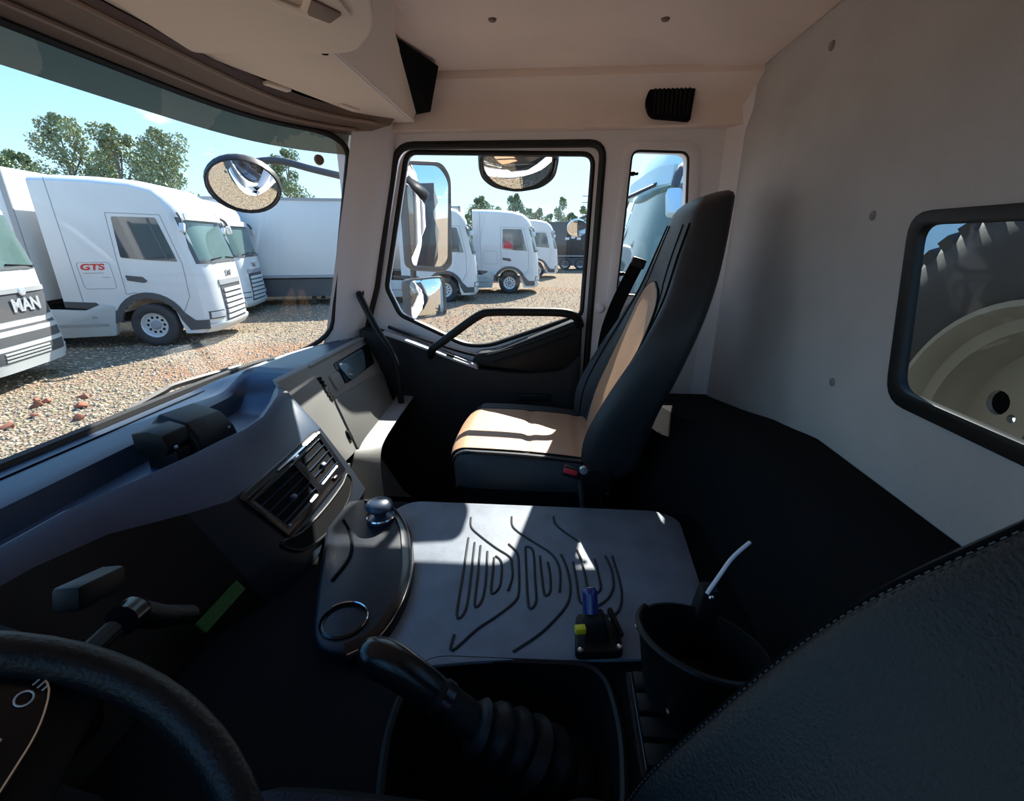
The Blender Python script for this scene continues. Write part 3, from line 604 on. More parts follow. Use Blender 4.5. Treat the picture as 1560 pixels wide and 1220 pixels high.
# ------------------------------------------------------------------ doors
win_poly = rpoly([(.515, 2.792), (-.134, 2.778), (-.120, 2.235), (.235, 2.108), (.33, 2.108), (.585, 2.225), (.630, 2.328)], [.035, .04, .02, .05, .06, .02, .02])
def make_door(name, s, x):            # s = +1 inside faces -X (passenger), -1 driver side
    D = thing(name, 'cab door with glazed upper half', 'door', (x, .25, 1.42)); del D['category']; D['kind'] = 'structure'
    dout = rpoly([(.53, 2.804), (-.158, 2.801), (-.143, 2.2), (-.128, 1.43), (.59, 1.43), (.725, 1.70), (.725, 2.13), (.655, 2.33)], [.06, .05, .02, .06, .10, .10, .02, .02])
    ob('frame', plate(dout, [win_poly], YZ, x+s*.012, x+s*.060), pillar_pl, D, smooth=False)
    ob('seal', tube([(x+s*.004, a, b) for a, b in door_open], .013, 8, closed=True), rubber_seal, D)
    ob('glass_run', tube([(x+s*.018, a, b) for a, b in win_poly], .0095, 8, closed=True), rubber_seal, D)
    ob('pane', prism(win_poly, YZ, x+s*.034, x+s*.038), pane, D)
    ob('panel', prism(rpoly([(.72, 2.185), (.60, 2.155), (.46, 2.105), (.27, 2.035), (.10, 2.02), (-.06, 2.035), (-.118, 2.10), (-.118, 1.45), (.58, 1.45), (.715, 1.70)], [.01, .03, .03, .04, .05, .05, .02, .05, .08, .08]), YZ, x-s*.07, x+s*.02), door_pl, D, bevel=.010, seg=3)
    wg = ob('rear_wing', prism(rpoly([(.30, 2.045), (.28, 2.092), (.20, 2.102), (-.095, 2.225), (-.12, 2.21), (-.118, 2.03), (.05, 2.02)], [.02, .02, .05, .02, .02, .02, .04]), YZ, x-s*.050, x+s*.02), black_pl, D, bevel=.008, seg=2)
    for k in range(2):
        ob('rib', tube(catmull([(x-s*.052, .24-.03*k, 2.085-.025*k), (x-s*.054, .08, 2.135-.03*k), (x-s*.052, -.09, 2.205-.035*k)], 8), .004, 6), black_pl, wg)
    ob('sill_strip', tube(catmull([(x-s*.028, .62, 2.185), (x-s*.03, .45, 2.128), (x-s*.03, .30, 2.085), (x-s*.03, .24, 2.088), (x-s*.03, .08, 2.15)], 6), .007, 6), gloss_blk, D)
    sl = ob('sunlit_sill_plate', loft([[p+Vector((s*.012, 0, .004)), p+Vector((-s*.026, 0, .0)), p+Vector((-s*.026, 0, -.008)), p+Vector((s*.012, 0, -.008))] for p in [Vector((x-s*.046, y, z)) for y, z in ((.63, 2.172), (.54, 2.142), (.46, 2.113), (.36, 2.075), (.27, 2.044))]]), sunlit_sill, D)  # added pale plate; its colour stands for sun on the dark sill
    ob('sill_slot', obox((x-s*.058, .375, 2.086), .012, .03, .006, (R(20), 0, 0)), black_matte, sl)
    ob('sill_clip', obox((x-s*.060, .285, 2.052), .03, .022, .010, (R(20), 0, 0)), sunlit_sill, sl, bevel=.002)
    gh = ob('grab_handle', tube(catmull([(x-s*.055, .452, 2.075), (x-s*.08, .440, 2.11), (x-s*.088, .40, 2.14), (x-s*.088, .32, 2.20), (x-s*.088, .25, 2.246), (x-s*.088, .20, 2.256), (x-s*.088, .07, 2.258), (x-s*.088, -.05, 2.256), (x-s*.08, -.095, 2.238), (x-s*.05, -.112, 2.205)], 6), .0155, 12), black_pl, D, ang=70)
    ob('door_pull', obox((x-s*.075, .05, 1.93), .012, .12, .03), black_pl, D, bevel=.004)
    return D
make_door('door_1', 1, XD); make_door('door_2', -1, XL)
gb = ob('pillar_grab_strap', tube(catmull([(1.685, .705, 2.315), (1.655, .69, 2.30), (1.62, .63, 2.20), (1.60, .575, 2.115), (1.60, .555, 2.02), (1.61, .555, 1.80)], 8), .012, 10), black_pl, ang=70)
tag(gb, 'slim black curved grab handle at the foot of the passenger windscreen pillar', 'grab handle')
ob('end_cap', obox((1.69, .707, 2.317), .03, .03, .022, (0, 0, .5)), black_pl, gb, bevel=.005)
# quarter windows
for nm, x, s in (('window_3', XD, 1), ('window_4', XL, -1)):
    q = thing(nm, 'narrow quarter window behind the cab door', 'window', (x, -.35, 2.3)); del q['category']; q['kind'] = 'structure'
    ob('seal', tube([(x, a, b) for a, b in qwin], .007, 8, closed=True), rubber_seal, q)
    ob('pane', prism(qwin, YZ, x+s*.030, x+s*.034), pane, q)
    ob('surround', plate(rpoly([(-.235, 2.812), (-.475, 2.806), (-.515, 2.26), (-.205, 2.27), (-.215, 2.45)], .05), [qwin], YZ, x-s*.008, x), pillar_pl, q, bevel=.004)
    for z, y in ((2.715, -.257), (2.385, -.247)):
        ob('hinge', obox((x+s*.012, y-.006, z), .02, .024, .014), black_pl, q, bevel=.003)
        ob('hinge_pin', obox((x+s*.012, y-.02, z), .012, .02, .010), black_pl, q, bevel=.003)
# coat hook knob on the B pillar
hk = ob('coat_hook', xform(lathe([(0, .014), (.012, .012), (.016, .004), (.020, 0)], 16, 'X'), Matrix.Translation((XD, -.185, 2.262)) @ Matrix.Rotation(math.pi, 4, 'Z')), pillar_pl)
hk.parent = wall_r

# ------------------------------------------------------------------ overhead shelf
osf = thing('overhead_shelf', 'beige overhead storage shelf above the windscreen', 'shelf', (XC, .6, 2.87))
ob('underside', prism([(XL, .74), (1.10, .745), (1.62, .60), (1.70, .52), (1.70, .46), (1.14, .455), (XL, .43)], XY, 2.868, 2.885), shelf_pl, osf, bevel=.003)
ob('rear_face', loft([[(XL, .445, 2.870), (XL, .445, 2.885), (XL, .31, 2.99), (XL, .28, 2.99)], [(1.05, .455, 2.870), (1.05, .462, 2.885), (1.05, .33, 2.99), (1.05, .30, 2.99)], [(1.36, .455, 2.870), (1.36, .465, 2.885), (1.36, .43, 2.988), (1.36, .405, 2.988)], [(1.66, .458, 2.868), (1.66, .468, 2.885), (1.66, .455, 2.892), (1.66, .44, 2.89)]]), shelf_pl, osf, ang=30)
ob('end_gap_shade', loft([[(1.36, .415, 2.988), (1.57, .345, 2.982), (1.65, .395, 2.885), (1.66, .45, 2.885)], [(1.36, .46, 2.988), (1.60, .46, 2.988), (1.69, .46, 2.90), (1.69, .47, 2.885)]]), black_matte, osf)  # solid black wedge standing for the shade in the gap
ob('front_face', box(XL, 1.70, .735, .75, 2.868, 3.0), brown_trim, osf)
ob('dark_interior', box(1.25, 1.70, .47, .73, 2.886, 2.99), black_matte, osf)
ob('light_line', tube([(1.10, .462, 2.868), (1.69, .470, 2.868)], .0025, 6), pillar_pl, osf)
md = ob('lamp_module', prism(rpoly([(1.035, .722), (1.066, .40), (.95, .315), (.80, .27), (XL, .22), (XL, .66), (.6, .665)], [.02, .05, .06, .1, 0, 0, .1]), XY, 2.850, 2.99), shelf_pl, osf, bevel=.008, seg=3)
rd = rpoly([(.83, .455), (.925, .39), (.90, .335), (.70, .33), (.65, .45)], [.04, .03, .03, .03, .03])
lb = ob('reading_lamp', plate(rd, [rpoly([(.815, .435), (.86, .405), (.80, .365), (.72, .43)], .01)], XY, 2.845, 2.851), shelf_pl, md, bevel=.002)
ob('lens', prism(rpoly([(.82, .44), (.865, .408), (.80, .36), (.71, .43)], .01), XY, 2.8475, 2.851), lens_m, lb)
ob('rocker', prism(rpoly([(.872, .402), (.905, .38), (.875, .345), (.825, .37)], .006), XY, 2.842, 2.851), brown_trim, lb, bevel=.002)
for c_ in ((1.30, .70, 2.866), (1.50, .60, 2.866)):
    ob('clip', obox(c_, .07, .02, .008, (0, 0, R(-20))), shelf_pl, osf, bevel=.002)
ob('bump_stop', xform(lathe([(0, -.008), (.007, -.007), (.008, 0)], 12), Matrix.Translation((1.09, .475, 2.868))), black_matte, osf)

# ------------------------------------------------------------------ seats
def make_seat(name, label, cx, front, zoff, spine, insert=True):
    lm = leather_lit if insert else leather
    S = thing(name, label, 'seat', (cx, front-.22, 1.42))
    # spine rows: (z, yc, half depth, half width, bolster)
    rows = []
    L_ = len(spine)
    for i in range(L_-1):
        p0, p1, p2, p3 = spine[max(i-1, 0)], spine[i], spine[i+1], spine[min(i+2, L_-1)]
        for k in range(6):
            t = k/6; rows.append([.5*(2*b_+(c_-a_)*t+(2*a_-5*b_+4*c_-d_)*t*t+(3*b_-a_-3*c_+d_)*t**3) for a_, b_, c_, d_ in zip(p0, p1, p2, p3)])
    rows.append(list(spine[-1]))
    N = 44
    def sec(rw, grow=0):
        z, yc, d, hw, bo = rw; out = []
        for k in range(N):
            t = 2*math.pi*k/N; c, s = math.cos(t), math.sin(t)
            x = math.copysign(abs(c)**.62, c); yy = math.copysign(abs(s)**.55, s)
            q = abs(x)
            y = d*yy
            if s > 0: y += bo*(max(0, (q-.45)/.45)**2 if q < .9 else 1-(q-.9)*1.5) - .25*bo
            out.append(Vector((cx+x*hw, yc+y, z-.35*y)))
        return out
    secs = [sec(rw) for rw in rows]
    top = rows[-1]
    for k, sh in ((.012, .90), (.022, .70), (.027, .35)):
        rw = [top[0]+k, top[1]-.3*k, top[2]*sh, top[3]*sh, top[4]*sh]; secs.append(sec(rw))
    bk = ob('backrest', loft(secs), lm, S, ang=75)
    def front_pt(rw, q, off):
        z, yc, d, hw, bo = rw
        s = math.sin(math.acos(max(-1, min(1, math.copysign(abs(q)**(1/.62), q)))))
        y = d*abs(s)**.55 + bo*(max(0, (abs(q)-.45)/.45)**2 if abs(q) < .9 else 1-(abs(q)-.9)*1.5)-.25*bo
        return Vector((cx+q*hw, yc+y+off, z-.35*y+off*.3))
    if insert:
        ir = [rw for rw in rows if spine[0][0]+.03 < rw[0] < 2.415]
        top_z = ir[-1][0]
        g = []
        for rw in ir:
            e = max(0, (rw[0]-(top_z-.08))/.08); wdt = .58*math.sqrt(max(.0, 1-e*e*.97))
            g.append([front_pt(rw, wdt*q, .0035) for q in lin(-1, 1, 9)])
        v = [p for rw in g for p in rw]; n9 = 9
        fcs = [(i*n9+j, i*n9+j+1, (i+1)*n9+j+1, (i+1)*n9+j) for i in range(len(g)-1) for j in range(8)]
        ip = ob('insert', (v, fcs), tan_leather, bk)
        ob('insert_piping', tube([rw[0] for rw in g]+g[-1][1:-1]+[rw[-1] for rw in reversed(g)], .0025, 5), leather, bk)
    for q in ((-.80, .80) if insert else (-.945, .945)):
        ob('seam', tube([front_pt(rw, q, .0015) for rw in rows[2:-2]], .0022, 5), black_matte, bk)
    for q in ((-.55, .55) if insert else ()):
        ob('seam', tube([front_pt(rw, q*(.9 if rw[0] > 2.4 else 1), .001) for rw in rows[2:-2]], .0016, 5), black_matte, bk)
    if not insert:                                            # twin row of edge stitches
        for q in (-.925, .925):
            st_ = []
            pp_ = [front_pt(rw, q, .002) for rw in rows[2:-2]]
            pp_ = catmull(pp_, 4)
            for a_, b_ in zip(pp_[::1], pp_[1::1]):
                m_ = (a_+b_)/2; d_ = (b_-a_)*.28; st_.append(tube([m_-d_, m_+d_], .0009, 4))
            o_s = ob('stitching', join(*st_), mat('grey_thread', (.05, .055, .06), .6), bk); o_s['kind'] = 'stuff'
    # cushion
    zf = 1.975+zoff; F_ = front
    def cush(a, b):      # a across -1..1, b from rear 0 to front 1..(nose) 1.6
        if b <= 1: y = F_-.46+.42*b; z = zf-.025*(1-b)+.008*math.sin(b*3)
        else: t = (b-1)/.6*R(115); y = F_-.04+.045*math.sin(t); z = zf-.05*(1-math.cos(t))
        bo = .014*max(0, (abs(a)-.6)/.25)**2 if abs(a) < .85 else .014*(1-((abs(a)-.85)/.15)**2*1.9)
        y -= .035*abs(a)**3*max(0, min(1, (b-.6)/.4))
        return Vector((cx+.235*math.copysign(abs(a)**.95, a)*(1-.16*max(0, (b-.75)/.85)**2), y, z+bo-(.05*max(0, (abs(a)-.88)/.12)**2)))
    us = lin(-1, 1, 31); vs_ = lin(0, 1, 12)+lin(1.08, 1.6, 8)
    g = grid(cush, us, vs_); base = zf-.085
    cu_v = g[0]+[Vector((p.x, p.y, base)) for p in g[0]]; n = len(g[0]); L = len(vs_)
    fcs = list(g[1])
    rim_ = [i*L for i in range(31)]+[30*L+j for j in range(1, L)]+[i*L+L-1 for i in range(29, -1, -1)]+[j for j in range(L-2, 0, -1)]
    bot = []
    cv = list(g[0])
    for i in rim_: bot.append(len(cv)); p = g[0][i]; cv.append(Vector((p.x, min(p.y, F_-.02), base)))
    for k in range(len(rim_)):
        k2 = (k+1) % len(rim_); fcs.append((rim_[k], rim_[k2], bot[k2], bot[k]))
    fcs.append(tuple(bot))
    cs_ = ob('cushion', (cv, fcs), lm, S, ang=60)
    if insert:
        def ins(a, b): 
            p = cush(a*.70, b); d = -.004*math.exp(-((b-.55)/.03)**2)-.004*math.exp(-((b-.18)/.03)**2)
            return p+Vector((0, .003 if b > 1.2 else 0, .0045+d))
        ob('insert', grid(ins, lin(-1, 1, 13), lin(0, 1, 40)+lin(1.05, 1.6, 10)), tan_leather, cs_)
        for q in (-1, 1):
            ob('piping', tube([cush(q*.705, b)+Vector((0, .003 if b > 1.2 else 0, .004)) for b in lin(0, 1.6, 26)], .0022, 5), leather, cs_)
            ob('piping', tube([cush(q*.90, b)+Vector((0, .002, .002)) for b in lin(0, 1.5, 26)], .0020, 5), black_matte, cs_)
    ob('seat_base', box(cx-.21, cx+.21, F_-.44, F_-.05, 1.62, base+.002), black_matte, S, bevel=.02)
    ob('pedestal', loft([[(cx+a*.19, F_-.25+b*.19, 1.42) for a, b in ((-1, -1), (1, -1), (1, 1), (-1, 1))], [(cx+a*.15, F_-.25+b*.16, 1.63) for a, b in ((-1, -1), (1, -1), (1, 1), (-1, 1))]]), black_matte, S)
    for s in (-1, 1):
        ob('hinge_cover', xform(lathe([(0, .016), (.04, .014), (.055, 0), (.055, -.02)], 20, 'X'), Matrix.Translation((cx+s*.225, F_-.42, zf-.05)) @ Matrix.Rotation(0 if s > 0 else math.pi, 4, 'Z')), black_pl, S)
    return S
SP = [(1.88, -.195, .080, .215, .050), (2.03, -.222, .080, .240, .090), (2.15, -.266, .080, .245, .084), (2.28, -.315, .074, .235, .048), (2.38, -.348, .070, .205, .020), (2.48, -.372, .066, .165, .010), (2.585, -.394, .054, .135, .004)]
ps = make_seat('passenger_seat', 'black and tan leather passenger seat by the far cab door', 1.36, .285, -.048, SP)
# buckle and belt of the passenger seat
bu = thing('seat_belt_buckle', 'black seat belt buckle with red button beside the passenger seat cushion', 'buckle', (1.06, -.07, 1.85))
ob('stem', tube([(1.055, -.10, 1.83), (1.05, -.09, 1.90), (1.05, -.082, 1.945)], .006, 8), steel_dark, bu)
ob('body', obox((1.05, -.068, 1.945), .016, .05, .028, (R(15), 0, 0)), black_pl, bu, bevel=.003)
ob('release_button', obox((1.041, -.062, 1.951), .006, .034, .012, (R(15), 0, 0)), mat('red_button', (.7, .03, .05), .4), bu, bevel=.001)
ob('anchor_bolt', xform(lathe([(0, .008), (.010, .006), (.012, 0)], 14, 'X'), Matrix.Translation((1.045, -.095, 1.955)) @ Matrix.Rotation(math.pi, 4, 'Z')), screw_m, bu)
sb = thing('seat_belt', 'black seat belt hanging behind the passenger seat beside the quarter window', 'seat belt', (1.70, -.27, 1.7))
bel = [(1.715, -.300, 2.42), (1.70, -.262, 2.34), (1.68, -.225, 2.25), (1.66, -.20, 2.15), (1.65, -.19, 1.95), (1.66, -.2, 1.75)]
ob('webbing', loft([[p+Vector((0, .022, .008)), p+Vector((0, -.022, -.008)), p+Vector((.003, -.022, -.008)), p+Vector((.003, .022, .008))] for p in catmull(bel, 6)]), black_matte, sb)
ob('guide', obox((1.722, -.305, 2.425), .03, .05, .035, (.3, 0, 0)), black_pl, sb, bevel=.006)
SD = [(1.80, -.150, .075, .225, .040), (1.95, -.190, .080, .245, .055), (2.08, -.255, .075, .250, .050), (2.22, -.335, .065, .245, .040), (2.36, -.415, .055, .20, .022), (2.50, -.475, .05, .15, .010), (2.58, -.505, .045, .13, .006)]
ds = make_seat('driver_seat', 'black leather driver seat at the near right edge of the photo', .11, .36, -.06, SD, insert=False)

# ------------------------------------------------------------------ outside mirrors of this truck
def mirror(name, label, cen, nrm, outline, curv, arm, thick=.05, housing=None):
    T = thing(name, label, 'mirror', cen)
    nrm = Vector(nrm).normalized(); a = Vector((0, 0, 1)).cross(nrm).normalized(); b = nrm.cross(a)
    cen = Vector(cen)
    P = lambda x, y, d: cen+a*x+b*y+nrm*d
    cx = sum(p[0] for p in outline)/len(outline); cy = sum(p[1] for p in outline)/len(outline)
    def scaled(k): return [(cx+(x-cx)*k, cy+(y-cy)*k) for x, y in outline]
    ob('housing', loft([[P(x, y, d) for x, y in scaled(k)] for k, d in ((.985, -.004), (1.0, .010), (1.05, .010), (1.08, -.01), (1.05, -thick*.6), (.8, -thick), (.3, -thick*1.15), (.02, -thick*1.17))], True, False), housing or black_pl, T, ang=60)
    RM = min((x-cx)**2+(y-cy)**2 for x, y in outline)
    rings = [[P(x, y, curv*(RM-((x-cx)**2+(y-cy)**2))+.004) for x, y in scaled(k)] for k in (1, .9, .8, .7, .6, .5, .4, .3, .2, .1, .01)]
    ob('glass', loft(rings, True, False), mirror_m, T, ang=180)
    if arm: ob('arm', tube(catmull(arm, 6), .014, 10), dark_grey, T)
    return T
mirror('main_mirror', 'tall black-backed main door mirror outside the passenger window', (2.08, .525, 2.593), (-.65, -.76, -.02), rpoly([(-.107, -.197), (-.112, .15), (-.096, .197), (.064, .208), (.107, .16), (.101, -.187), (.064, -.213)], .03), .35,
       [(1.86, .66, 2.86), (2.05, .655, 2.83), (2.13, .64, 2.74), (2.13, .63, 2.60), (2.13, .63, 2.30), (2.06, .645, 2.14), (1.86, .69, 2.10)], .07, mirror_back)
mirror('wide_mirror', 'small square wide-angle mirror below the tall door mirror', (2.08, .555, 2.250), (-.60, -.80, .02), rpoly([(-.10, -.08), (-.10, .085), (.096, .09), (.096, -.08)], .025), 1.2, None, .07, mirror_back)
mirror('kerb_mirror', 'kerb mirror with curved lower edge at the top of passenger window', (1.93, .135, 2.755), (-.69, -.11, -.71), rpoly([(-.142, .06), (.142, .06), (.138, -.03), (.09, -.075), (.0, -.093), (-.09, -.075), (-.138, -.03)], .03), 1.0,
       [(1.90, .13, 2.86), (1.88, .13, 2.83), (1.94, .13, 2.79)], .06)
mirror('front_mirror', 'round convex front mirror on a grey arm outside the windscreen', (1.87, 1.20, 2.70), (-.70, -.32, -.63), circ(0, 0, .124, .110, 28), 1.7,
       [(1.96, 1.27, 2.745), (2.02, 1.25, 2.80), (2.06, 1.15, 2.815), (2.06, 1.0, 2.78), (1.97, .74, 2.72)], .04)
# spare wheel standing behind the cab
def tyre_prof(R_, W, rimr):
    return [(rimr, -W*.42), (rimr+.02, -W*.48), (R_*.82, -W*.52), (R_-.03, -W*.47), (R_, -W*.40), (R_, W*.40), (R_-.03, W*.47), (R_*.82, W*.52), (rimr+.02, W*.48), (rimr, W*.42)]
spw = thing('spare_wheel', 'large spare wheel with cream rim behind the rear window', 'wheel', (.89, -1.05, 1.55))
SC = Matrix.Translation((.89, -1.04, 2.085)) @ Matrix.Rotation(R(-90), 4, 'X')
ob('tyre', xform(lathe(tyre_prof(.52, .30, .30), 64), SC), tyre_m, spw, ang=60)
ob('rim', xform(lathe([(.300, .13), (.316, .140), (.318, .150), (.306, .152), (.298, .138), (.288, .105), (.264, .098), (.258, .065), (.246, .050), (.243, .030), (.236, .022)], 64), SC), rim_cream, spw, ang=40)
holes = [circ(.188*math.cos(2*math.pi*k/10+.25), .188*math.sin(2*math.pi*k/10+.25), .028, .028, 14) for k in range(10)]
holes += [circ(.142*math.cos(2*math.pi*k/10+.3), .142*math.sin(2*math.pi*k/10+.3), .010, .010, 10) for k in range(10)]
ob('disc', xform(plate(circ(0, 0, .242, n=48), holes+[circ(0, 0, .10, n=28)], XY, .015, .027), SC), rim_cream, spw, smooth=False)
for k in range(60):
    t = 2*math.pi*k/60
    ob('tread_block', xform(obox((.497*math.cos(t), .497*math.sin(t), .108), .062, .030, .062, (0, R(-20), t)), SC), tyre_m, spw)
cr_ = ob('wheel_carrier', join(box(.72, 1.06, -1.35, -1.25, 1.0, 2.3), box(.2, 1.5, -1.5, -1.25, 1.0, 1.1), box(.86, .92, -1.3, -1.06, 2.05, 2.11)), steel_dark)
tag(cr_, 'dark steel spare wheel carrier frame behind the cab', 'bracket')
hs = ob('air_hose', tube(catmull([(.78, -.78, 2.60), (.80, -.80, 2.48), (.83, -.81, 2.38), (.80, -.81, 2.31), (.70, -.80, 2.27), (.45, -.80, 2.24)], 8), .011, 8), black_pl)
tag(hs, 'black looped air hose hanging in front of the spare wheel', 'hose')
ch = ob('truck_chassis', join(box(.25, .35, -6.5, .6, .75, 1.0), box(1.05, 1.15, -6.5, .6, .75, 1.0), box(-.4, 1.8, -6.5, -1.7, 1.05, 1.2), box(-.45, 1.95, -6.6, -2.1, 1.2, 3.3), box(-.35, 1.75, -.6, .9, .45, 1.3)), dark_grey, bevel=.03)
tag(ch, 'dark chassis and load body of this truck, seen in the mirrors', 'chassis')
fw = ob('chassis_wheel', join(xform(lathe(tyre_prof(.52, .3, .28), 32, 'X'), Matrix.Translation((1.62, .1, .52))), xform(lathe([(.28, 0), (.2, .1), (0, .12)], 24, 'X'), Matrix.Translation((1.62, .1, .52)))), tyre_m)
fw.parent = ch
# ------------------------------------------------------------------ the yard outside
gm = bpy.data.materials.new('tan_gravel_ground'); gm.use_nodes = True
n = gm.node_tree.nodes; l = gm.node_tree.links; b = n['Principled BSDF']; b.inputs['Roughness'].default_value = .95; b.inputs['Specular IOR Level'].default_value = .1
t_ = n.new('ShaderNodeTexCoord')
def noi(sc_, det): 
    z = n.new('ShaderNodeTexNoise'); z.inputs['Scale'].default_value = sc_; z.inputs['Detail'].default_value = det; l.new(t_.outputs['Object'], z.inputs['Vector']); return z
z1 = noi(.22, 4); z2 = noi(7, 6)
vo = n.new('ShaderNodeTexVoronoi'); vo.inputs['Scale'].default_value = 22; l.new(t_.outputs['Object'], vo.inputs['Vector'])
r1 = n.new('ShaderNodeValToRGB'); l.new(z2.outputs['Fac'], r1.inputs[0])
r1.color_ramp.elements[0].position = .35; r1.color_ramp.elements[0].color = (.18, .135, .09, 1); r1.color_ramp.elements[1].position = .68; r1.color_ramp.elements[1].color = (.37, .295, .205, 1)
r2_ = n.new('ShaderNodeValToRGB'); l.new(z1.outputs['Fac'], r2_.inputs[0]); r2_.color_ramp.elements[0].position = .50; r2_.color_ramp.elements[1].position = .66
m1 = n.new('ShaderNodeMix'); m1.data_type = 'RGBA'; m1.inputs['B'].default_value = (.31, .17, .10, 1); l.new(r1.outputs[0], m1.inputs['A'])
ml = n.new('ShaderNodeMath'); ml.operation = 'MULTIPLY'; ml.inputs[1].default_value = .8; l.new(r2_.outputs[0], ml.inputs[0]); l.new(ml.outputs[0], m1.inputs['Factor'])
m2 = n.new('ShaderNodeMix'); m2.data_type = 'RGBA'; m2.blend_type = 'MULTIPLY'; m2.inputs['Factor'].default_value = .22; l.new(m1.outputs['Result'], m2.inputs['A']); l.new(vo.outputs['Color'], m2.inputs['B'])
l.new(m2.outputs['Result'], b.inputs['Base Color'])
bp = n.new('ShaderNodeBump'); bp.inputs['Strength'].default_value = .9; bp.inputs['Distance'].default_value = .06; l.new(vo.outputs['Distance'], bp.inputs['Height']); l.new(bp.outputs[0], b.inputs['Normal'])
ground = ob('ground', grid(lambda a, c: (a, c, 0), lin(-260, 400, 12), lin(-300, 360, 12)), gm, smooth=False, kind='structure')
# loose gravel: uncountable small stones, plus a few broken bricks that can be told apart
stone_m = mat('pale_stone', (.40, .32, .225), .9, var=.35, vscale=3, spec=.1)
brick_m = mat('red_brick_rubble', (.30, .12, .075), .9, var=.3, vscale=6, spec=.1)
vv, ff = [], []
rs_ = random.Random(3)
OCT = [(1, 0, 0), (-1, 0, 0), (0, 1, 0), (0, -1, 0), (0, 0, 1), (0, 0, -.6)]
OF = [(0, 2, 4), (2, 1, 4), (1, 3, 4), (3, 0, 4), (2, 0, 5), (1, 2, 5), (3, 1, 5), (0, 3, 5)]
for k in range(26000):
    d = 5+22*rs_.random()**1.6; a = R(-8+64*rs_.random())
    p = Vector((d*math.cos(a), d*math.sin(a), .008)); s = .012+.034*rs_.random()**2.5
    rot = Matrix.Rotation(rs_.random()*6.3, 3, 'Z'); sx, sy, sz = s*(.7+.8*rs_.random()), s*(.6+.5*rs_.random()), s*(.45+.4*rs_.random())
    i0 = len(vv); vv += [p+rot @ Vector((q[0]*sx, q[1]*sy, q[2]*sz)) for q in OCT]; ff += [tuple(i+i0 for i in q) for q in OF]
go = ob('gravel', (vv, ff), stone_m, smooth=False, kind='stuff'); tag(go, 'loose pale gravel stones scattered over the yard', 'gravel'); go['kind'] = 'stuff'
rk = []
for k in range(14):
    q = rs_.random(); c_ = Vector((6.0+.5*rs_.gauss(0, 1), 7.6+.5*rs_.gauss(0, 1), .03)) if k < 9 else Vector((5.9+rs_.gauss(0, .3), 5.2+rs_.gauss(0, .3), .03))
    s = .05+.05*rs_.random()
    vf = obox(c_, s*1.5, s, s*.8, (rs_.random(), rs_.random(), rs_.random()*3))
    vf = ([p+Vector((rs_.gauss(0, .007), rs_.gauss(0, .007), rs_.gauss(0, .006))) for p in vf[0]], vf[1])
    o = ob('brick_fragment', vf, brick_m, bevel=.006); tag(o, 'broken red brick fragment lying on the gravel', 'rubble', 'red brick fragments on the gravel')

# ---- trucks: local x forward, y left, z up, origin on the ground under the front axle
def arc(cx, cz, r_, a0, a1, n_): return [(cx+r_*math.cos(R(a)), cz+r_*math.sin(R(a))) for a in lin(a0, a1, n_)]
WS0, WS1 = 1.98, 3.02
PROF = [(1.36, .30), (1.46, .42), (1.49, .75), (1.47, 1.1), (1.45, 1.5), (1.41, WS0), (1.12, WS1), (1.11, 3.12), (1.05, 3.32), (.90, 3.53), (.62, 3.71), (.15, 3.82), (-.6, 3.88), (-1.3, 3.90), (-1.76, 3.90), (-1.76, 1.05), (-.9, .98)] + arc(0, .52, .66, 150, 8, 12)+[(.74, .42), (.78, .30)]
def pull(x, y, z):
    e = abs(y)/1.25
    k = max(0, min(1, (x-.55)/.7)); dx = -.30*e**5*k
    dz = -.14*e**8*max(0, min(1, (z-3.0)/.4))
    return Vector((x+dx, y, z+dz))
def fx(y, z):      # front surface at (y, z)
    pts = PROF[:8]
    for (x0, z0), (x1, z1) in zip(pts, pts[1:]):
        if z0 <= z <= z1: return pull(x0+(x1-x0)*(z-z0)/(z1-z0), y, z)
    return pull(pts[-1][0], y, z)
def patch(y0, y1, z0, z1, off=.012, ny=14, nz=6): return shell(lambda a, c: fx(a, c)+Vector((off, 0, 0)), lin(y0, y1, ny), lin(z0, z1, nz), (-.03, 0, 0))
SXZ = lambda s, t0, t1: (lambda a, c, t: Vector((a, s*(1.25+t), c)))
def make_wheel(parent, x, s, z=.52, big=1):
    y = s*1.08; M_ = Matrix.Translation((x, y, z)) @ Matrix.Rotation(0 if s > 0 else math.pi, 4, 'Z')
    wp = ob('wheel', xform(lathe(tyre_prof(.515, .30, .29), 40, 'Y'), M_), tyre_m, parent, local=True, ang=60)
    ob('rim', xform(lathe([(.29, .13), (.30, .145), (.285, .14), (.26, .09), (.25, .05)], 36, 'Y'), M_), rim_m, wp, local=True)
    hl = [circ(.185*math.cos(2*math.pi*k/10), .185*math.sin(2*math.pi*k/10), .034, n=10) for k in range(10)]
    ob('disc', xform(plate(circ(0, 0, .252, n=36), hl, lambda a, c, t: Vector((a, t, c)), .05, .07), M_), rim_m, wp, smooth=False, local=True)
    ob('hub', xform(lathe([(0, .13), (.085, .125), (.11, .10), (.115, .06)], 24, 'Y'), M_), mid_grey, wp, local=True)
    ob('brake_drum', xform(lathe([(0, .03), (.26, .03)], 24, 'Y'), M_), black_matte, wp, local=True)
    return wp
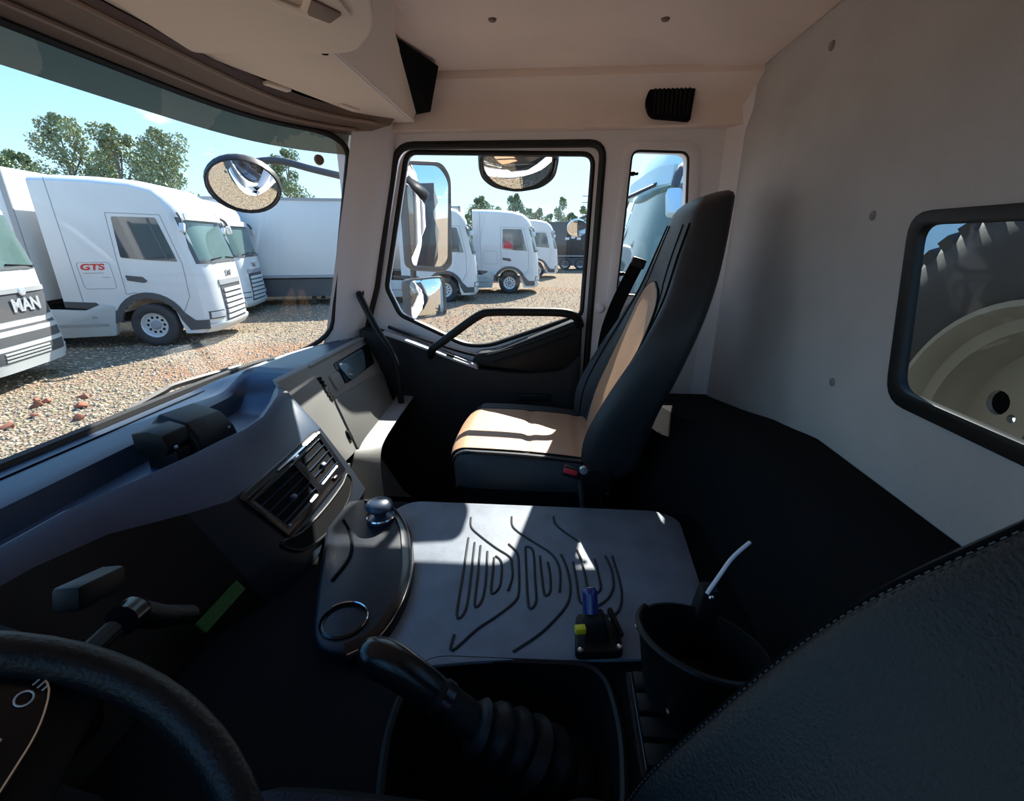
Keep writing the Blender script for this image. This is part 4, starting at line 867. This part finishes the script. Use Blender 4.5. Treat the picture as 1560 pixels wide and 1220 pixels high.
def make_truck(name, label, paint, loc, rz, group=None, logo=False, brand='DAF', front_mirror=False, red_inside=False):
    T = thing(name, label, 'truck', loc, rz, group)
    ys = [-1.25, -1.235, -1.19, -1.08, -.85, -.5, 0, .5, .85, 1.08, 1.19, 1.235, 1.25]
    def prof_at(y):
        e = abs(y)/1.25; ins = .02*max(0, (e-.95)/.05)
        return [pull(x, y, z)+Vector((-ins if x > .9 else 0, 0, -ins if z > 3 else 0)) for x, z in PROF]
    ob('cab_body', loft([prof_at(y) for y in ys]), paint, T, local=True, ang=32)
    wsn = ob('windscreen', patch(-1.10, 1.10, WS0+.06, WS1-.06, .012, 18, 8), truck_glass, T, local=True)
    for s in (-1, 1):
        ob('wiper', tube([fx(s*.75, WS0+.07)+Vector((.03, 0, 0)), fx(s*.15, WS0+.11)+Vector((.035, 0, 0))], .012, 6), black_matte, wsn, local=True)
    ob('windscreen_surround', join(patch(-1.17, 1.17, WS0-.02, WS0+.06, .010, 18, 3), patch(-1.17, -1.10, WS0, WS1, .008, 4, 6), patch(1.10, 1.17, WS0, WS1, .008, 4, 6)), dark_grey, T, local=True)
    ob('sun_visor', patch(-1.05, 1.05, WS1-.06, WS1+.10, .10, 18, 3), paint, T, local=True)
    gr = ob('grille', patch(-.66, .66, .50, 1.42, .008, 12, 8), dark_grey, T, local=True)
    for k in range(6):
        z = .56+.135*k; wd = .62-.012*k
        ob('slat', patch(-wd, wd, z, z+.085, .035, 12, 3), paint, gr, local=True)
    ob('chrome_bar', patch(-.70, .70, 1.42, 1.55, .018, 12, 3), mid_grey, gr, local=True)
    if brand: text_mesh('lettering', brand, .22, dark_grey, T, Matrix.Translation(fx(0, 1.68)+Vector((.012, 0, 0))) @ Matrix.Rotation(R(90), 4, 'Z') @ Matrix.Rotation(R(90), 4, 'X'))
    bmp = ob('bumper', patch(-1.22, 1.22, .30, .50, .05, 20, 4), paint, T, local=True)
    for s in (-1, 1):
        a0, a1 = sorted((s*.78, s*1.19))
        hl = ob('headlamp', patch(a0, a1, .62, .82, .014, 6, 4), dark_grey, T, local=True)
        ob('lens', patch(a0+.03, a1-.03, .65, .79, .03, 6, 3), lamp_glass, hl, local=True)
        q = SXZ(s, 0, 0)
        ob('side_window', prism(rpoly([(-.34, 2.12), (-.32, 3.02), (.58, 3.0), (.84, 2.02), (.20, 2.06)], [.04, .05, .05, .03, .1]), q, -.03, .006), side_glass, T, local=True)
        if red_inside: ob('cab_curtain', prism(rpoly([(-.3, 2.16), (-.22, 2.5), (.05, 2.42), (.2, 2.12)], .08), q, -.02, .008), red_cloth, T, local=True)
        ob('window_divider', obox((.52, s*1.254, 2.52), .05, .02, .95, (0, R(-14), 0)), dark_grey, T, local=True)
        dr = ob('door_outline', join(*[tube([(x0, s*1.252, z0), (x1, s*1.252, z1)], .008, 5) for (x0, z0), (x1, z1) in zip([(-.42, 3.10), (-.43, 2.1), (-.42, 1.28), (.72, .80), (.93, 1.2), (.93, 1.95), (.68, 3.06)], [(-.43, 2.1), (-.42, 1.28), (-.2, 1.32), (.93, 1.2), (.93, 1.95), (.68, 3.06), (-.42, 3.10)])]), mid_grey, T, local=True)
        ob('door_handle', prism(rpoly([(-.34, 1.72), (.02, 1.68), (.10, 1.58), (.02, 1.54), (-.32, 1.60)], .02), q, -.01, .012), dark_grey, T, local=True)
        # wheel arch, sill and skirt
        ring = arc(0, .52, .80, 172, 22, 14)+[(.95, .62), (1.24, .62), (1.24, .40), (.80, .38)]+arc(0, .52, .66, 10, 172, 14)
        ob('wheel_arch', prism(ring, q, -.06, .016), dark_grey, T, local=True)
        ob('dark_sill_band', prism([(-1.76, 1.14), (-1.1, 1.10), (-.78, .80), (-.80, .60), (-1.15, .95), (-1.76, 1.0)], q, -.05, .012), dark_grey, T, local=True)
        sk = ob('side_skirt', prism(rpoly([(-2.6, .98), (-1.35, .92), (-.98, 1.08), (-.72, 1.02), (-.86, .30), (-2.6, .26)], .04), q, -.12, .018), skirt_m, T, local=True, bevel=.015)
        ob('skirt_step', prism([(-2.6, .60), (-.95, .60), (-.95, .54), (-2.6, .54)], q, .0, .03), mid_grey, sk, local=True)
        ob('fuel_cap', obox((-1.2, s*1.272, .75), .10, .01, .06), mid_grey, sk, local=True)
        ob('panel_seam', tube([(-1.42, s*1.251, 3.80), (-1.36, s*1.251, 1.1)], .008, 5), mid_grey, T, local=True)
        ob('locker_outline', tube([(x, s*1.252, z) for x, z in rpoly([(-1.28, 2.02), (-.60, 2.02), (-.58, 1.42), (-1.24, 1.42)], .08)], .006, 5, closed=True), mid_grey, T, local=True)
        if logo:
            M_ = Matrix.Translation((-.98, s*1.256, 1.91)) @ Matrix.Rotation(R(90), 4, 'X')
            if s > 0: M_ = Matrix.Translation((-.98, s*1.256, 1.91)) @ Matrix.Rotation(math.pi, 4, 'Z') @ Matrix.Rotation(R(90), 4, 'X')
            text_mesh('logo_lettering', 'GTS', .19, red_ink, T, M_ @ Matrix.Diagonal((1.45, 1, 1, 1)), bold=.006, shear=.15)
            ob('logo_underline', obox((-.98, s*1.256, 1.78), .42, .004, .014), mid_grey, T, local=True)
            ob('small_print', obox((-.74, s*1.256, 1.68), .16, .004, .012), mid_grey, T, local=True)
        # camera pod / mirror at the roof edge
        mr = ob('mirror_pod', tube(catmull([(1.02, s*1.15, 3.10), (1.12, s*1.30, 3.02), (1.16, s*1.36, 2.90)], 4), .035, 8), dark_grey, T, local=True)
        ob('pod_head', obox((1.17, s*1.42, 2.78), .12, .10, .22, (R(s*25), 0, 0)), paint, mr, local=True, bevel=.03)
        make_wheel(T, 0, s)
        make_wheel(T, -3.6, s)
        ob('corner_panel', prism([(.95, .62), (1.24, .62), (1.24, 1.02), (.98, 1.02)], SXZ(s, 0, 0), -.14, -.10), mid_grey, T, local=True)
    ob('chassis', join(box(-5.0, -.6, -.45, .45, .55, .95), box(-3.4, -2.45, -1.1, 1.1, .35, .95)), steel_dark, T, local=True)
    if front_mirror:
        fa = ob('front_mirror_arm', tube([(1.15, .80, 3.0), (1.60, .98, 2.80), (1.88, 1.05, 2.68)], .015, 8), dark_grey, T, local=True)
        ob('front_mirror_glass', xform(lathe([(0, .02), (.06, .012), (.09, 0), (.09, -.02), (0, -.04)], 24, 'Y'), Matrix.Translation((1.90, 1.06, 2.60)) @ Matrix.Rotation(R(-40), 4, 'X')), mirror_m, fa, local=True)
    return T
def make_trailer(name, label, loc, rz, front=-2.3, L=13.4, col=None, logo=False, low=1.15, group=None, wo=9.2):
    T = thing(name, label, 'trailer', loc, rz, group); c_ = col or trailer_m
    ob('box_body', box(front-L, front, -1.27, 1.27, low, 4.0), c_, T, local=True, bevel=.02)
    for s in (-1, 1):
        ob('top_rail', box(front-L, front, s*1.275-.015, s*1.275+.015, 3.92, 4.02), mid_grey if col is None else c_, T, local=True)
        ob('bottom_rail', box(front-L, front, s*1.275-.02, s*1.275+.02, low-.05, low+.06), mid_grey, T, local=True)
        ob('corner_post', box(front-.10, front+.01, s*1.275-.015, s*1.275+.02, low, 4.0), mid_grey if col is None else c_, T, local=True)
        ob('side_guard_shade', box(max(front-8.5, front-L+.3), front-2.2, s*1.20-.02, s*1.20+.02, .38, 1.05), dark_grey, T, local=True)  # guard made deep and dark to stand for the shadow under the trailer
        for k in range(3): make_wheel(T, front-wo-1.35*k, s)
        ob('landing_leg', box(front-3.2, front-3.05, s*.9-.06, s*.9+.06, .05, low), steel_dark, T, local=True)
    ob('chassis', box(front-L+.3, front-.5, -.5, .5, .75, low), steel_dark, T, local=True)
    if logo:
        text_mesh('logo_lettering', 'GTS', 1.5, red_ink, T, Matrix.Translation((front-3.0, -1.28, 3.1)) @ Matrix.Rotation(R(90), 4, 'X'), bold=.03)
    return T
def rzh(hx): return math.atan2(-math.sqrt(1-hx*hx), hx)
def place(wheel, hx):                 # wheel: ground point of the right front wheel face
    h = Vector((hx, -math.sqrt(1-hx*hx))); lf = Vector((-h.y, h.x)); o = Vector(wheel)+lf*1.25
    return (o.x, o.y, 0), rzh(hx)
G = 'parked white articulated trucks'
l1, a1 = place((10.55, 9.72), .27); l2, a2 = place((14.75, 11.7), .27); l3, a3 = place((19.6, 4.45), .27); l4, a4 = place((23.2, 2.03), .10); l5, a5 = place((33.5, 1.0), .05)
make_truck('tractor_unit', 'white tractor unit with red lettering on its locker panel, nearest beyond windscreen', white_paint, l1, a1, G, logo=True)
make_trailer('box_trailer', 'white box trailer behind the tractor unit with red lettering', l1, a1, group=G, front=-2.15)
make_truck('tractor_unit', 'white tractor unit partly hidden behind the one with red lettering', white_paint, l2, a2, G)
make_trailer('box_trailer', 'white box trailer of the half-hidden second tractor unit', l2, a2, group=G)
make_truck('tractor_unit', 'white tractor unit behind the tall door mirror, seen through the door window', white_paint, l3, a3, G, red_inside=True)
make_trailer('box_trailer', 'long plain white box trailer filling the view behind the round mirror', l3, a3, group=G, front=-2.2)
make_truck('tractor_unit', 'white tractor unit in the middle of the door window, red item inside', white_paint, l4, a4, G, red_inside=True)
make_trailer('box_trailer', 'white box trailer behind the tractor in mid door window', l4, a4, group=G)
make_truck('tractor_unit', 'farthest white tractor unit, beside the black tipper trailer', white_paint, l5, a5, G)
blk = mat('black_trailer_paint', (.03, .032, .036), .4)
bt = make_trailer('tipper_trailer', 'long black tipper trailer parked far beyond the white trucks', (44, -9.5, 0), R(90), front=11.2, L=7, col=blk, low=1.2, wo=2.9)
for k in range(3): ob('pale_mark', box(7.0+.5*k, 7.35+.5*k, 1.275, 1.29, 2.55+.1*(k % 2), 2.75+.1*(k % 2)), white_ink, bt, local=True)
make_truck('parked_truck', 'pale blue truck cab close behind, filling the quarter window', pale_blue, (5.45, -2.12, 0), R(90), front_mirror=True, brand='')

# ---- the truck at the left edge of the windscreen with the three-letter badge
hx = .30; h = Vector((hx, -math.sqrt(1-hx*hx))); lf = Vector((-h.y, h.x)); fcn = Vector((8.62, 9.78))-lf*1.25-h*1.48
MT = thing('cab_over_truck', 'white truck with lettered dark grille panel at the left edge', 'truck', (fcn.x, fcn.y, 0), rzh(hx))
MP = [(1.30, .30), (1.46, .36), (1.50, .62), (1.47, 1.05), (1.45, 1.5), (1.43, 2.02), (1.20, 3.02), (1.10, 3.16), (.7, 3.32), (-.2, 3.40), (-1.0, 3.42), (-1.0, 1.0)]+arc(0, .52, .64, 150, 8, 12)+[(.72, .42), (.76, .30)]
def mfx(y, z):
    pts = MP[1:8]
    for (x0, z0), (x1, z1) in zip(pts, pts[1:]):
        if z0 <= z <= z1: return pull(x0+(x1-x0)*(z-z0)/(z1-z0), y, z)
    return pull(1.46, y, z)
def mpatch(y0, y1, z0, z1, off=.012, ny=14, nz=6): return shell(lambda a, c: mfx(a, c)+Vector((off, 0, 0)), lin(y0, y1, ny), lin(z0, z1, nz), (-.03, 0, 0))
ob('cab_body', loft([[pull(x, y, z) for x, z in MP] for y in (-1.25, -1.19, -1.08, -.85, -.5, 0, .5, .85, 1.08, 1.19, 1.25)]), white_paint, MT, local=True, ang=32)
ob('windscreen', mpatch(-1.08, 1.08, 2.06, 2.94, .012, 18, 8), truck_glass, MT, local=True)
ob('windscreen_seal', join(mpatch(-1.13, 1.13, 2.01, 2.06, .012, 18, 3), mpatch(-1.14, -1.08, 2.02, 2.98, .009, 3, 6), mpatch(1.08, 1.14, 2.02, 2.98, .009, 3, 6)), dark_grey, MT, local=True)
ob('wiper', tube([mfx(.9, 2.05)+Vector((.03, 0, 0)), mfx(.2, 2.10)+Vector((.03, 0, 0))], .014, 6), black_matte, MT, local=True)
ob('badge_panel', mpatch(-.98, .98, 1.18, 1.62, .012, 16, 4), dark_grey, MT, local=True)
ob('chrome_strip', mpatch(-1.0, 1.0, 1.62, 1.70, .03, 16, 3), mid_grey, MT, local=True)
ob('emblem', xform(lathe([(0, .02), (.07, .018), (.085, 0)], 20, 'X'), Matrix.Translation(mfx(.30, 1.64)+Vector((.03, 0, 0)))), silver_ink, MT, local=True)
text_mesh('lettering', 'MAN', .30, silver_ink, MT, Matrix.Translation(mfx(.30, 1.40)+Vector((.03, 0, 0))) @ Matrix.Rotation(R(90), 4, 'Z') @ Matrix.Rotation(R(90), 4, 'X'), bold=.012)
ob('gap_line', mpatch(-1.15, 1.15, 1.03, 1.07, .006, 16, 2), dark_grey, MT, local=True)
bm_ = ob('bumper', mpatch(-1.22, 1.22, .32, 1.02, .04, 20, 6), skirt_m, MT, local=True)
for z0, z1, yy in ((.78, .94, 1.02), (.50, .70, 1.0)):
    ob('air_intake', mpatch(-yy*.9, yy*.92, z0, z1, .045, 16, 3), dark_grey, bm_, local=True)
for k in range(3): ob('intake_slat', mpatch(-.6, .45, .52+.06*k, .55+.06*k, .055, 12, 2), skirt_m, bm_, local=True)
for s in (-1, 1):
    a0, a1_ = sorted((s*.92, s*1.19)); ob('headlamp', mpatch(a0, a1_, .40, .56, .06, 6, 3), lamp_glass, MT, local=True)
    ob('corner_deflector', obox((1.10, s*1.30, 1.35), .12, .05, .75, (0, R(-6), R(s*25))), white_paint, MT, local=True, bevel=.02)
    ob('side_window', prism(rpoly([(-.4, 2.1), (-.35, 2.95), (.7, 2.95), (.95, 2.05)], .05), SXZ(s, 0, 0), -.03, .008), side_glass, MT, local=True)
    make_wheel(MT, 0, s)
    ob('fender_flap', box(.70, .78, s*1.27-.3, s*1.27, .25, .95), dark_grey, MT, local=True)
make_trailer('box_trailer', 'white box trailer with red lettering behind the truck at the left edge', (fcn.x, fcn.y, 0), rzh(hx), front=-1.6, logo=True, group=G)

# ---- trees and far things
leaf_a = mat('birch_leaves', (.27, .31, .16), .7, var=.25, vscale=.6, spec=.3)
leaf_b = mat('dark_leaves', (.19, .25, .125), .7, var=.25, vscale=.6, spec=.3)
bark = mat('bark', (.22, .18, .14), .9, var=.3, vscale=5)
def tree(name, label, x, y, H, W, seed, m_, nl=9000, lumps=26, ls=.20, group=None):
    rg = random.Random(seed); T = thing(name, label, 'tree', (x, y, 0), 0, group)
    ob('trunk', tube(catmull([(0, 0, -.1), (rg.gauss(0, .1), rg.gauss(0, .1), H*.4), (rg.gauss(0, .2), rg.gauss(0, .2), H*.85)], 4), lambda t: (.022*H)*(1-.85*t), 8), bark, T, local=True)
    cl = []
    for k in range(lumps):
        z = H*(.22+.72*(k+.5)/lumps); q = 1-abs((z/H-.45)/.55)**1.8
        a = rg.random()*6.3; rr = W*.5*math.sqrt(max(.05, q))*(.25+.6*rg.random())
        cl.append((Vector((rr*math.cos(a), rr*math.sin(a), z)), W*(.10+.09*q)*(.7+.6*rg.random())))
    cl.append((Vector((0, 0, H*.95)), W*.08))
    for p, q in cl[::3]: ob('branch', tube([(0, 0, p.z*.75), p], .006*H, 5), bark, T, local=True)
    vv, ff = [], []
    for k in range(nl):
        c_, q = cl[rg.randrange(len(cl))]
        d = Vector((rg.gauss(0, 1), rg.gauss(0, 1), rg.gauss(0, 1))).normalized()*q*rg.random()**.35
        p = c_+d; s = ls*(.5+.8*rg.random())
        n_ = Vector((rg.gauss(0, 1), rg.gauss(0, 1), rg.gauss(0, 1))).normalized(); a = n_.orthogonal().normalized(); b_ = n_.cross(a)
        i0 = len(vv); vv += [p-a*s, p-b_*s*.5, p+a*s, p+b_*s*.5]; ff.append((i0, i0+1, i0+2, i0+3))
    ob('foliage', (vv, ff), m_, T, local=True, smooth=False)
    return T
TG = 'trees beyond the yard'
tree('birch_tree', 'tall pointed green tree, leftmost full crown above the trucks', 60, 61.5, 17.5, 9.5, 1, leaf_a, group=TG)
tree('birch_tree', 'green tree at the very left edge of the windscreen view', 60, 69, 13.5, 8, 2, leaf_b, group=TG)
tree('birch_tree', 'left one of the bushy pair of trees above the nearest tractor roof', 60, 54.5, 16.2, 7.5, 3, leaf_a, group=TG)
tree('birch_tree', 'broad right one of the bushy pair of trees above the nearest tractor roof', 60, 48.8, 15.6, 9.5, 4, leaf_a, group=TG)
tree('birch_tree', 'low dark tree between the two tall crowns on the left', 62, 59, 12, 8, 5, leaf_b, group=TG)
tree('birch_tree', 'slender tree standing just right of the round front mirror', 90, 49, 18.5, 9, 6, leaf_b, group=TG)
tree('birch_tree', 'single round tree above the middle of the door window', 90, 12.9, 10.2, 6.5, 7, leaf_b, nl=5000, group=TG)
tree('birch_tree', 'twin-topped tree right of the round one in the door window', 90, 6.6, 10.6, 5.5, 8, leaf_b, nl=5000, group=TG)
FG = 'distant forest edge'
for k in range(16):
    tree('forest_tree', 'low green tree of the distant forest edge in the door window', 132+rs_.random()*8, -14+2.9*k, 8.5+3*rs_.random()+(2.5 if k == 4 else 0), 7, 20+k, leaf_b if k % 2 else leaf_a, nl=1500, lumps=10, ls=.35, group=FG)
wh = thing('warehouse', 'low grey warehouse before the distant forest', 'building', (105, -2, 0))
ob('wall', box(100, 112, -22, 12, 0, 5.0), mat('grey_cladding', (.45, .47, .48), .6), wh)
ob('roof', box(99.5, 112.5, -22.5, 12.5, 5.0, 5.4), mid_grey, wh)
for k in range(6): ob('window', box(99.9, 100.05, -19+5*k, -16.5+5*k, 2.2, 3.6), side_glass, wh)
tk = thing('tank_trailer', 'white cylindrical tank beyond the black tipper', 'tank', (60, -4.5, 0))
ob('barrel', xform(lathe([(0, -4.5), (1.0, -4.4), (1.25, -4.1), (1.25, 4.1), (1.0, 4.4), (0, 4.5)], 24, 'Y'), Matrix.Translation((60, -4.5, 3.0))), trailer_m, tk)
ob('frame', box(59.4, 60.6, -8.8, -.2, .6, 1.8), steel_dark, tk)
for y in (-7.5, -6, -1.5):
    for x in (59.1, 60.9): ob('wheel', xform(lathe(tyre_prof(.5, .3, .28)+[(0, .1)], 20, 'X'), Matrix.Translation((x, y, .5))), tyre_m, tk)
pl_ = thing('power_pole', 'thin lattice power pole above the distant trees', 'pole', (128, -9, 0))
ob('mast', box(127.9, 128.1, -9.1, -8.9, 0, 14), steel_dark, pl_)
for z in (11.5, 13): ob('cross_arm', box(127.9, 128.1, -10.6, -7.4, z, z+.15), steel_dark, pl_)
